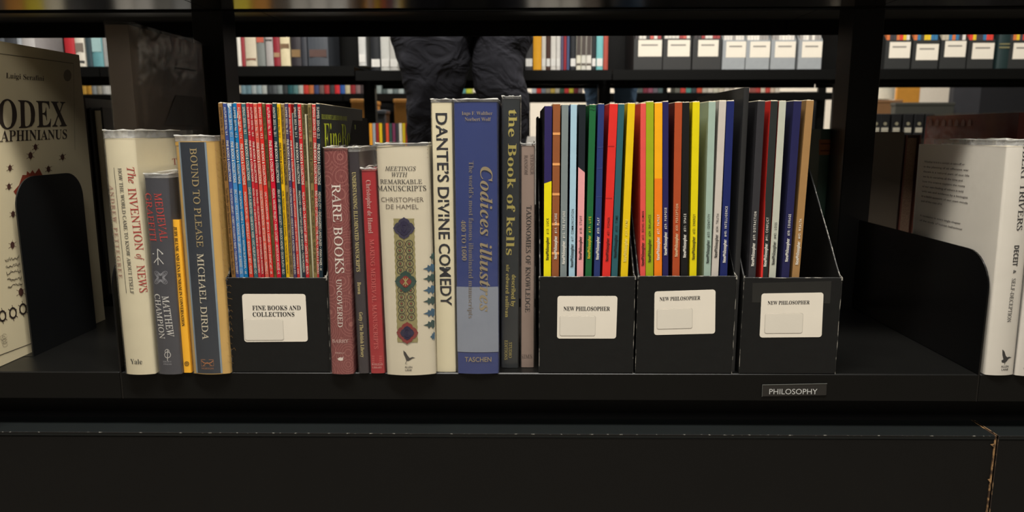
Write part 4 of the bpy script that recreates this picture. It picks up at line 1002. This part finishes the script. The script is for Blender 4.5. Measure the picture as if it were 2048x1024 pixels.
far_row('the opposite shelf right of the trousers', 'books with call labels right of the trousers', [
 (1050, 1066, (60, 60, 62), CALL), (1066, 1083, (222, 160, 35)), (1083, 1092, (205, 200, 188), CALL), (1092, 1101, (70, 45, 35), CALL), (1101, 1112, (212, 208, 200), CALL), (1112, 1121, (205, 202, 196), CALL), (1121, 1127, (90, 85, 110)), (1127, 1133, (150, 40, 50)), (1133, 1139, (70, 85, 120)), (1140, 1152, (32, 34, 38), CALL), (1152, 1162, (212, 208, 190), TXT), (1162, 1172, (205, 203, 192), TXT), (1172, 1183, (214, 210, 200), TXT), (1183, 1192, (28, 34, 36), CALL), (1192, 1206, (110, 178, 178), CALL), (1206, 1216, (165, 72, 58))], Yb, zf, 130, .235, hrange=(-.015, .02))
far_row('the opposite shelf above the wide art book', 'books on the opposite shelf at the far left', [
 (-2, 14, (80, 84, 90)), (14, 38, (60, 62, 66)), (38, 48, (150, 155, 160)), (48, 74, (175, 172, 170)), (132, 153, (170, 42, 48), [(.1, .16, (220, 210, 205))]), (153, 172, (202, 196, 182), [(.05, .08, (120, 110, 100)), (.012, .02, (60, 60, 60))]), (174, 186, (50, 66, 72)), (186, 208, (92, 140, 146), [(.05, .1, (150, 180, 180))]), (208, 222, (150, 150, 148))], Yb, zf1, 125, .235, hrange=(-.01, .02))
# text on the red book at upper left
# far strip books
rnd = random.Random(3)
pal = [(150, 170, 175), (190, 195, 190), (60, 70, 75), (120, 30, 35), (200, 60, 50), (60, 90, 150), (200, 190, 160), (90, 110, 105), (160, 150, 140), (50, 50, 55), (200, 120, 60), (70, 120, 110)]
def strip(place, grp, x0, x1, colors, zb=z3, Y=Y3+.006):
    n = len(colors); w = (x1-x0)/n; sp = []
    for i, c in enumerate(colors): sp.append((x0+i*w, x0+(i+1)*w-.3, c))
    far_row(place, grp, sp, Y, zb, 180, .21, hrange=(-.01, .02), d=.13)
strip('the farthest shelf strip above the quarterlies', 'distant books in the strip above the quarterlies', 482, 732, [(120, 150, 160), (110, 140, 150), (170, 180, 180), (150, 170, 175), (185, 190, 185), (60, 65, 68), (90, 95, 98), (130, 140, 140), (55, 60, 62), (40, 90, 95), (90, 130, 130), (180, 185, 175), (200, 60, 50), (190, 110, 60), (60, 70, 110), (110, 90, 85), (170, 50, 50), (60, 60, 62), (205, 45, 50), (50, 90, 160), (195, 185, 150), (140, 40, 45), (120, 100, 100), (70, 60, 60)])
strip('the farthest shelf strip left of the trousers', 'distant books in the strip left of the trousers', 752, 830, [(130, 145, 145), (70, 85, 85), (150, 165, 165), (95, 110, 112), (160, 175, 175), (60, 70, 72), (150, 160, 158)])
strip('the farthest shelf strip right of the trousers', 'distant books in the strip right of the trousers', 920, 944, [(90, 150, 150), (190, 200, 60)])
strip('the farthest shelf strip above the taupe book', 'distant books in the strip above the second holder', 1064, 1166, [(190, 195, 200), (210, 60, 50), (120, 130, 140), (150, 140, 120), (190, 165, 80), (185, 180, 165), (60, 90, 70), (200, 60, 60), (200, 190, 60), (110, 40, 50), (130, 120, 120)])
strip('the farthest shelf strip right of the jeans', 'distant books in the strip right of the jeans', 1276, 1326, [(100, 110, 105), (140, 60, 75), (160, 90, 110), (120, 110, 120), (90, 110, 110)])
strip('the farthest shelf strip above the third holder', 'distant books in the strip above the third holder', 1350, 1470, [(110, 110, 100), (205, 70, 60), (90, 150, 140), (60, 70, 75), (200, 80, 55), (190, 180, 165), (215, 205, 190), (205, 200, 180), (200, 190, 170), (215, 205, 190), (190, 180, 165)])
strip('the farthest shelf strip above the rightmost holder', 'distant books in the strip above the rightmost holder', 1512, 1560, [(170, 60, 55), (205, 190, 170), (190, 70, 60), (200, 180, 160), (205, 195, 180)])
strip('the farthest shelf strip beside the large cream book', 'distant books at far left', 163, 214, [(205, 160, 70), (200, 150, 60), (150, 155, 155), (170, 165, 150), (190, 190, 185)])
# coloured magazines low on the opposite case
far_row('the low opposite shelf left of the trousers', 'bright magazines low on the opposite shelf', [(738+i*6.6+(0), 738+(i+1)*6.6, c) for i, c in enumerate([(208, 140, 30), (140, 150, 155), (140, 35, 30), (205, 175, 20), (40, 45, 30), (205, 75, 45), (40, 70, 62), (110, 45, 75), (50, 50, 55), (205, 200, 185), (190, 165, 20), (150, 60, 40), (60, 55, 60), (170, 165, 150)])], Y2+.03, SZ, 255, PY(770, 247, Y2+.03).z-SZ, cat='magazine', name='magazine', d=.2)

lowpal = [(205, 200, 190), (150, 150, 148), (210, 190, 60), (190, 185, 175), (120, 118, 112), (215, 205, 180), (90, 80, 70), (200, 196, 188), (60, 60, 62), (190, 130, 60)]
far_row('the low opposite shelf behind the quarterlies', 'books low on the opposite shelf, left bay', [(252+i*38, 252+i*38+34, lowpal[(i*7) % 10]) for i in range(12)], Y2+.03, SZ, 255, .25, hrange=(-.01, .004), d=.18)
far_row('the low opposite shelf at far left', 'books low on the opposite shelf, leftmost bay', [(-190+i*38, -190+i*38+34, lowpal[(i*3+1) % 10]) for i in range(10)], Y2+.03, SZ, 255, .25, hrange=(-.01, .004), d=.18)
far_row('the low opposite shelf right of the trousers', 'books low on the opposite shelf, middle bay', [(1000+i*40, 1000+i*40+36, lowpal[(i*3+4) % 10]) for i in range(5)], Y2+.03, SZ, 255, .24, hrange=(-.01, .004), d=.18)
# magazine holders on the opposite shelves
def far_holder(label, x0, x1, ytop, ybot, col, lab, zb, grp, Y=Yb, mags=None, d=.22):
    zb = zb+.0008; X0, X1 = PY(x0, ytop, Y).x+.0008, PY(x1, ytop, Y).x-.0008; w = X1-X0; hz = PY((x0+x1)/2, ytop, Y).z-zb
    r = thing('magazine_holder', label, 'magazine holder', ((X0+X1)/2, Y, zb), grp); m_ = mat(col, .55, 1.05); t = .002
    mb = MB(); mb.box(-w/2, w/2, 0, t, 0, hz); obj('front_panel', mb, m_, r)
    for sx in (-1, 1):
        xa = -w/2 if sx < 0 else w/2-t
        mb = MB(); mb.prism([(t, 0), (t, hz), (.1, .2), (.14, .27), (d, .27), (d, 0)], lambda a, b, q: (q, a, b), xa, xa+t); obj('side_panel', mb, m_, r)
    mb = MB(); mb.box(-w/2+t, w/2-t, d-t, d, 0, .27); obj('back_panel', mb, m_, r)
    mb = MB(); mb.box(-w/2+t, w/2-t, t, d-t, 0, t); obj('base', mb, m_, r)
    a = PY(lab[0], lab[1], Y); b = PY(lab[2], lab[3], Y)
    st = MB(); st.box(a.x-r.location.x, b.x-r.location.x, -.0005, 0, b.z-zb, a.z-zb); s_ = obj('sticker', st, LABELW, r)
    ln = MB(); zz = a.z-zb-.3*(a.z-b.z); ln.box(a.x-r.location.x+.01, b.x-r.location.x-.014, -.0007, -.0005, zz-.003, zz+.002); obj('lettering', ln, mat((130, 125, 118), .6, 1), s_)
    n = 7 if mags is None else mags
    for k in range(n):
        c = rnd.choice(cols)
        mw = (w-2*t-.004)/n; hh = .235
        mb = MB(); mb.box(-mw*.46, mw*.46, 0, .2, 0, hh, b=.0006); o = obj('magazine', mb, mat(c, .5, 1.05))
        o.location = (r.location.x-w/2+t+.002+mw*(k+.5), Y+.005, zb+t+.0003)
        tag(o, f'{ORD[k]} issue in {label}', 'magazine', grp.replace('holders', 'issues in the holders'))
    return r
GBK = 'black holders on the opposite shelf'; GGY = 'grey holders on the opposite shelf'
cols = [(200, 195, 185), (60, 55, 55), (190, 90, 80), (150, 60, 60), (205, 200, 190)]
for k, (x0, x1, l0, l1) in enumerate(((1268, 1326, 1277, 1323), (1327, 1384, 1336, 1379), (1386, 1444, 1397, 1436))):
    far_holder(f'{ORD[k]} black holder from left on the opposite middle shelf', x0, x1, 77 if k else 78, 140, (42, 42, 41), (l0, 80, l1, 113), zf, GBK)
cols = [(215, 210, 200), (205, 200, 192), (222, 216, 205), (150, 145, 140)]
for k, (x0, x1, l0, l1) in enumerate(((1446, 1492, 1453, 1491), (1493, 1541, 1501, 1539), (1543, 1593, 1551, 1590), (1598, 1646, 1605, 1643))):
    far_holder(f'{ORD[k]} light grey holder from left on the opposite middle shelf', x0, x1, 80, 140, (142, 146, 148), (l0, 83, l1, 115), zf, GGY)
cols = [(205, 60, 50), (50, 110, 150), (210, 205, 195), (60, 60, 62), (215, 180, 40), (200, 110, 60), (60, 55, 60), (180, 170, 150)]
for k, (x0, x1, l0, l1, ly) in enumerate(((1772, 1824, 1780, 1819, 84), (1827, 1880, 1834, 1875, 88), (1883, 1936, 1891, 1930, 82), (1938, 1991, 1946, 1986, 86), (2019, 2070, 2028, 2066, 86))):
    far_holder(f'{ORD[k]} black holder from left on the opposite right shelf', x0, x1, 80, 140, (38, 39, 38), (l0, ly, l1, ly+32), zf, 'black holders on the opposite right shelf')
far_row('the opposite right shelf between two black holders', 'single green volume', [(1993, 2017, (30, 46, 46), [(.068, .073, (120, 115, 80)), (.08, .084, (120, 115, 80))])], Yb, zf, 120, .26)
COL.objects[-1]['label'] = 'dark green bound volume between fourth and last black holders at right'
# black binders low in the opposite case at the right
for k, px in enumerate((1752, 1770, 1793, 1816, 1838, 1860)):
    Yk = Y2+.01; X0 = PY(px, 250, Yk).x; w = .033; h = PY(px, 228, Yk).z-SZ
    r = thing('binder', f'{ORD[k]} black binder from left, low on the opposite shelf at right', 'binder', (X0, Yk, SZ+.0008), 'black binders low on the opposite shelf')
    mb = MB(); mb.box(-w/2, w/2, 0, .2, 0, h, b=.002); obj('cover', mb, mat((20, 20, 21), .4, 1), r)
    z = PY(px, 248, Yk).z-SZ; mb = MB(); mb.tube([(0, -.0012, z), (0, .0005, z)], .006, n=12); obj('finger_ring', mb, mat((120, 115, 95), .3, 1), r)
    mb = MB(); mb.box(-w*.36, w*.36, -.0006, 0, z-.03, z-.013); obj('spine_label', mb, mat((150, 145, 130), .5, 1), r)

# ------------------------------------------------------------------ wooden furniture and screens beyond
def slab(name, label, cat, p0, p1, Y, th, col, rough=.5, wood=False, legs=True):
    a, b = PY(*p0, Y), PY(*p1, Y); x0, x1 = a.x, b.x; zt = a.z; zb = 0 if legs else b.z
    mt = mat(col, rough, 1.05, .12 if wood else .05, 14)
    r = thing(name, label, cat, ((x0+x1)/2, Y, 0)); w = x1-x0
    mb = MB(); mb.box(-w/2, w/2, 0, th, .05, zt-.02, b=.003); obj('body', mb, mt, r)
    mb = MB(); mb.box(-w/2-.004, w/2+.004, -.004, th+.004, zt-.02, zt, b=.003); obj('top', mb, mt, r)
    mb = MB(); mb.box(-w/2+.02, w/2-.02, .02, th-.02, 0, .05); obj('plinth', mb, STEEL, r)
    return r
Y4 = 2.95
slab('wooden_cabinet', 'honey coloured wooden cabinet end seen left of the trousers', 'cabinet', (788, 198), (816, 260), 2.95, .35, (214, 150, 72), wood=True)
slab('wooden_cabinet', 'honey coloured wooden cabinet seen above the quarterly cover', 'cabinet', (702, 198), (735, 260), 2.95, .35, (218, 155, 78), wood=True)
slab('display_box', 'grey box standing between two wooden cabinets', 'box', (752, 220), (771, 260), 2.93, .12, (118, 124, 132))
slab('wooden_cabinet', 'orange wooden panel at the back of the room, right side', 'cabinet', (1797, 150), (1830, 300), 4.6, .03, (222, 155, 60), wood=True)
slab('reading_table', 'brown wooden desk front seen below the white lampshade', 'desk', (1735, 200), (1796, 300), 4.3, .5, (128, 92, 58), wood=True)
slab('display_screen', 'dark monitor-like panel below the white wall at right', 'panel', (1792, 205), (1900, 300), 3.9, .06, (62, 62, 56))
# lampshade
Yl = 4.5; a, b = PY(1748, 168, Yl), PY(1783, 203, Yl); xm = (PY(1733, 190, Yl).x+PY(1786, 190, Yl).x)/2; rr_ = (PY(1786, 190, Yl).x-xm)
r = thing('table_lamp', 'white cylinder lampshade on the brown desk at right', 'lamp', (xm, Yl, PY(1760, 200, 4.3).z))
mb = MB(); n = 24; z0 = .012; z1 = .2
vs = [(rr_*math.cos(2*math.pi*i/n), rr_*math.sin(2*math.pi*i/n), z) for z in (z0, z1) for i in range(n)]
mb.add(vs, [(i, (i+1) % n, n+(i+1) % n, n+i) for i in range(n)]); obj('lamp_shade', mb, mat((225, 220, 200), .8, 1.0), r, 60)
mb = MB(); mb.tube([(0, 0, 0), (0, 0, .12)], .012, n=10); mb.tube([(0, 0, 0), (0, 0, .01)], .06, n=20); obj('lamp_base', mb, STEEL, r)
# room pillar and dark partition on the right
m_ = MB(); a = PY(1906, 200, 4.0).x; b = PY(1960, 200, 4.0).x; m_.box(a, b, 4.0, 4.05, 0, 2.7); struct('trim_1', m_, mat((52, 52, 56), .7, 1, .4, 6))
m_ = MB(); a2 = PY(2200, 200, 4.2).x; m_.box(b, a2, 4.0, 4.05, 0, 2.7); struct('trim_2', m_, mat((20, 20, 24), .7, 1))
m_ = MB(); a = PY(500, 240, 3.8).x; b = PY(738, 240, 3.8).x; 
m_ = MB(); m_.box(-4, PY(1060, 200, 3.8).x, 3.8, 3.86, 0, .80); struct('trim_3', m_, mat((22, 22, 24), .7, 1))
m_ = MB(); m_.box(PY(1280, 200, 3.8).x, PY(1640, 200, 3.8).x, 3.8, 3.86, 0, .80); struct('trim_4', m_, mat((18, 18, 20), .7, 1))

# ================================================================== PEOPLE
def loft(rings, n=36):
    """rings: (cx, cy, z, rx, ry, dispfn)"""
    mb = MB(); vs = []
    for (cx, cy, z, rx, ry, ph) in rings:
        for j in range(n):
            t = 2*math.pi*j/n; c_, s_ = math.cos(t), math.sin(t)
            k = 1+.018*math.sin(3*t+z*22+ph)+.018*math.sin(5*t-z*41+ph)+.022*math.sin(z*48+3.5*math.sin(t*1+ph)+2*math.cos(2*t)+ph)+.008*math.sin(z*110-4*math.sin(t-ph))
            vs.append((cx+rx*k*c_, cy+ry*k*s_, z))
    m = len(rings); fs = [(i*n+j, i*n+(j+1) % n, (i+1)*n+(j+1) % n, (i+1)*n+j) for i in range(m-1) for j in range(n)]
    fs += [tuple(reversed(range(n))), tuple(range((m-1)*n, m*n))]
    mb.add(vs, fs); return mb
def interp(tab, z):
    tab = sorted(tab)
    if z <= tab[0][0]: return tab[0][1:]
    for a, b in zip(tab, tab[1:]):
        if z <= b[0]:
            u = (z-a[0])/(b[0]-a[0]); u = u*u*(3-2*u); return tuple(a[i]*(1-u)+b[i]*u for i in range(1, len(a)))
    return tab[-1][1:]
def cloth_mat(c):
    mt = bpy.data.materials.new('creased_cloth'); mt.use_nodes = True; n = mt.node_tree; b = n.nodes['Principled BSDF']
    b.inputs['Base Color'].default_value = RGB(c); b.inputs['Roughness'].default_value = .85; b.inputs['Specular IOR Level'].default_value = .2
    tc = n.nodes.new('ShaderNodeTexCoord'); mp = n.nodes.new('ShaderNodeMapping'); mp.inputs['Scale'].default_value = (6, 6, 9); mp.inputs['Rotation'].default_value = (0, .5, 0)
    n.links.new(tc.outputs['Object'], mp.inputs[0]); nz = n.nodes.new('ShaderNodeTexNoise'); nz.inputs['Scale'].default_value = 1.3; nz.inputs['Detail'].default_value = 3; nz.inputs['Distortion'].default_value = 1.6
    n.links.new(mp.outputs[0], nz.inputs['Vector']); bp = n.nodes.new('ShaderNodeBump'); bp.inputs['Strength'].default_value = 1; bp.inputs['Distance'].default_value = .024
    n.links.new(nz.outputs['Fac'], bp.inputs['Height']); n.links.new(bp.outputs[0], b.inputs['Normal'])
    return mt
def person(label, Y, legs, cloth, top_col, shoe_col, hip_z=.86, cat='person'):
    """legs: two pixel tables [(row, left, right)]"""
    tabs = []
    for k, tb in enumerate(legs):
        T = []
        for (py, xl, xr) in tb:
            A, B = PY(xl, py, Y), PY(xr, py, Y); T.append((A.z, (A.x+B.x)/2, (B.x-A.x)/2))
        T.sort(); z0, c0, r0 = T[0]
        T = [(0.06, c0+(c0-T[-1][1])*.1, .066), (.2, c0+(c0-T[-1][1])*.08, .078)] + T if z0 > .25 else T
        tabs.append(T)
    cx = (tabs[0][-1][1]+tabs[1][-1][1])/2
    r = thing('person', label, cat, (cx, Y, 0))
    def loc(mb):
        mb.v = [(x-cx, y-Y, z) for x, y, z in mb.v]; return mb
    # body: one continuous skinned figure
    me = bpy.data.meshes.new('body'); 
    ax = [tabs[k][0][1]-cx for k in (0, 1)]; kx = [interp(tabs[k], .5)[0]-cx for k in (0, 1)]
    V = [((0), 0, .95, .12, .10), (0, 0, 1.08, .115, .09), (0, .01, 1.25, .135, .095), (0, .02, 1.40, .12, .08), (0, .0, 1.48, .055, .055), (0, -.01, 1.55, .05, .055), (0, -.02, 1.64, .075, .095), (0, -.01, 1.73, .06, .075)]
    E = [(i, i+1) for i in range(7)]
    for sg, k in ((-1, 0), (1, 1)):
        b0 = len(V); tr_ = min(.07, .7*interp(tabs[k], .72)[1]); V += [((interp(tabs[k], .8)[0]-cx), 0, .86, tr_, tr_), (kx[k], .0, .5, .036, .038), (ax[k], .01, .09, .03, .034), (ax[k], -.08, .035, .032, .025), (ax[k], -.14, .03, .028, .02)]
        E += [(0, b0), (b0, b0+1), (b0+1, b0+2), (b0+2, b0+3), (b0+3, b0+4)]
        b0 = len(V); V += [(sg*.18, .02, 1.40, .055, .05), (sg*.23, .04, 1.15, .04, .04), (sg*.19, -.17, 1.18, .028, .03), (sg*.17, -.25, 1.24, .03, .018), (sg*.165, -.275, 1.27, .014, .01)]
        E += [(3, b0), (b0, b0+1), (b0+1, b0+2), (b0+2, b0+3), (b0+3, b0+4)]
        h0 = b0+3
        for f_, (dx, dz_) in enumerate(((-.022, -.07), (-.010, -.078), (.012, -.074), (.024, -.058))):
            q = len(V); V += [(sg*.17+dx, -.27, 1.25-dz_*.5, .008, .008), (sg*.17+dx, -.255, 1.25-dz_, .007, .007)]; E += [(h0, q), (q, q+1)]
    me.from_pydata([v[:3] for v in V], E, [])
    bo = bpy.data.objects.new('body', me); COL.objects.link(bo); bo.parent = r
    sk = bo.modifiers.new('skin', 'SKIN'); 
    for i, v in enumerate(V): me.skin_vertices[0].data[i].radius = v[3:5]
    me.skin_vertices[0].data[0].use_root = True
    sb = bo.modifiers.new('sub', 'SUBSURF'); sb.levels = 1; sb.render_levels = 2
    me.materials.append(mat((176, 130, 104), .5, 1, .05))
    # trousers: two legs joined at the seat
    for k in (0, 1):
        T = tabs[k]; ztop = .90; rings = []; N = 90
        for i in range(N+1):
            z = .05+(ztop-.05)*i/N; c_, rr = interp(T, z)
            if z > T[-1][0]: c_ = c_+( (cx+(-.085 if k == 0 else .085))-c_)*min(1, (z-T[-1][0])/.1); rr = rr*(1-.0*z)
            rings.append((c_, Y+.0+.02*math.sin(z*5), z, rr, max(.062, rr*1.02), k*2.1))
        obj('trouser_leg', loc(loft(rings)), cloth, r, 180)
    rings = [(cx, Y, z, rx, ry, 0) for z, rx, ry in ((.84, .175, .125), (.9, .178, .125), (.97, .172, .118), (1.04, .165, .11))]
    obj('trouser_seat', loc(loft(rings)), cloth, r, 180)
    rings = [(cx, Y+.01, z, rx, ry, 1) for z, rx, ry in ((.98, .185, .13), (1.1, .18, .128), (1.25, .19, .13), (1.38, .19, .12), (1.45, .12, .09), (1.49, .07, .07))]
    obj('shirt', loc(loft(rings)), mat(top_col, .8, 1), r, 180)
    for sg in (-1, 1):
        mb = MB(); mb.tube([(sg*.14, .02, 1.41), (sg*.19, .025, 1.37), (sg*.23, .04, 1.15), (sg*.2, -.12, 1.17)], [.06, .066, .055, .045], n=14); obj('sleeve', mb, mat(top_col, .8, 1), r, 180)
    mb = MB(); n = 20; vs = []
    for i, (z, q) in enumerate(((1.60, .088), (1.68, .092), (1.74, .078), (1.785, .04))):
        for j in range(n): t = 2*math.pi*j/n; vs.append((q*math.cos(t), .012+q*1.12*math.sin(t)+.01, z))
    mb.add(vs, [(i*n+j, i*n+(j+1) % n, (i+1)*n+(j+1) % n, (i+1)*n+j) for i in range(3) for j in range(n)]+[tuple(range(3*n, 4*n))]); obj('hair', mb, mat((40, 30, 24), .6, 1), r, 180)
    for k in (0, 1):
        mb = MB(); n = 16; vs = []; prof = ((.10, .035), (.06, .046), (-.02, .045), (-.09, .05), (-.15, .046), (-.185, .025))
        for (yy, hw_) in prof:
            hh = .085 if yy > 0 else (.07 if yy > -.05 else .045)
            for j in range(n):
                t = 2*math.pi*j/n; zz = math.sin(t)*hh*.5+hh*.5; vs.append((ax[k]+hw_*math.cos(t), yy-.01, max(0, zz)))
        mb.add(vs, [(i*n+j, i*n+(j+1) % n, (i+1)*n+(j+1) % n, (i+1)*n+j) for i in range(len(prof)-1) for j in range(n)]+[tuple(reversed(range(n))), tuple(range((len(prof)-1)*n, len(prof)*n))])
        obj('shoe', mb, mat(shoe_col, .4, 1), r, 60)
    return r
person('person in loose dark grey trousers standing in the aisle behind the shelf', 1.30,
       [[(76, 787, 950), (113, 795, 944), (133, 799, 941), (164, 808, 932), (195, 815, 923), (225, 811, 915), (260, 812, 905), (285, 816, 902)],
        [(76, 946, 1065), (113, 944, 1052), (147, 945, 1048), (174, 950, 1054), (198, 958, 1058), (212, 964, 1060), (260, 972, 1056), (285, 976, 1052)]],
       cloth_mat((46, 46, 52)), (40, 40, 44), (20, 20, 20))
person('person in faded blue jeans far behind, between two bookcases', 2.78,
       [[(170, 1166, 1210), (190, 1170, 1210), (212, 1172, 1210)], [(170, 1226, 1276), (190, 1228, 1273), (212, 1230, 1270)]],
       cloth_mat((112, 142, 176)), (80, 80, 84), (40, 36, 34))
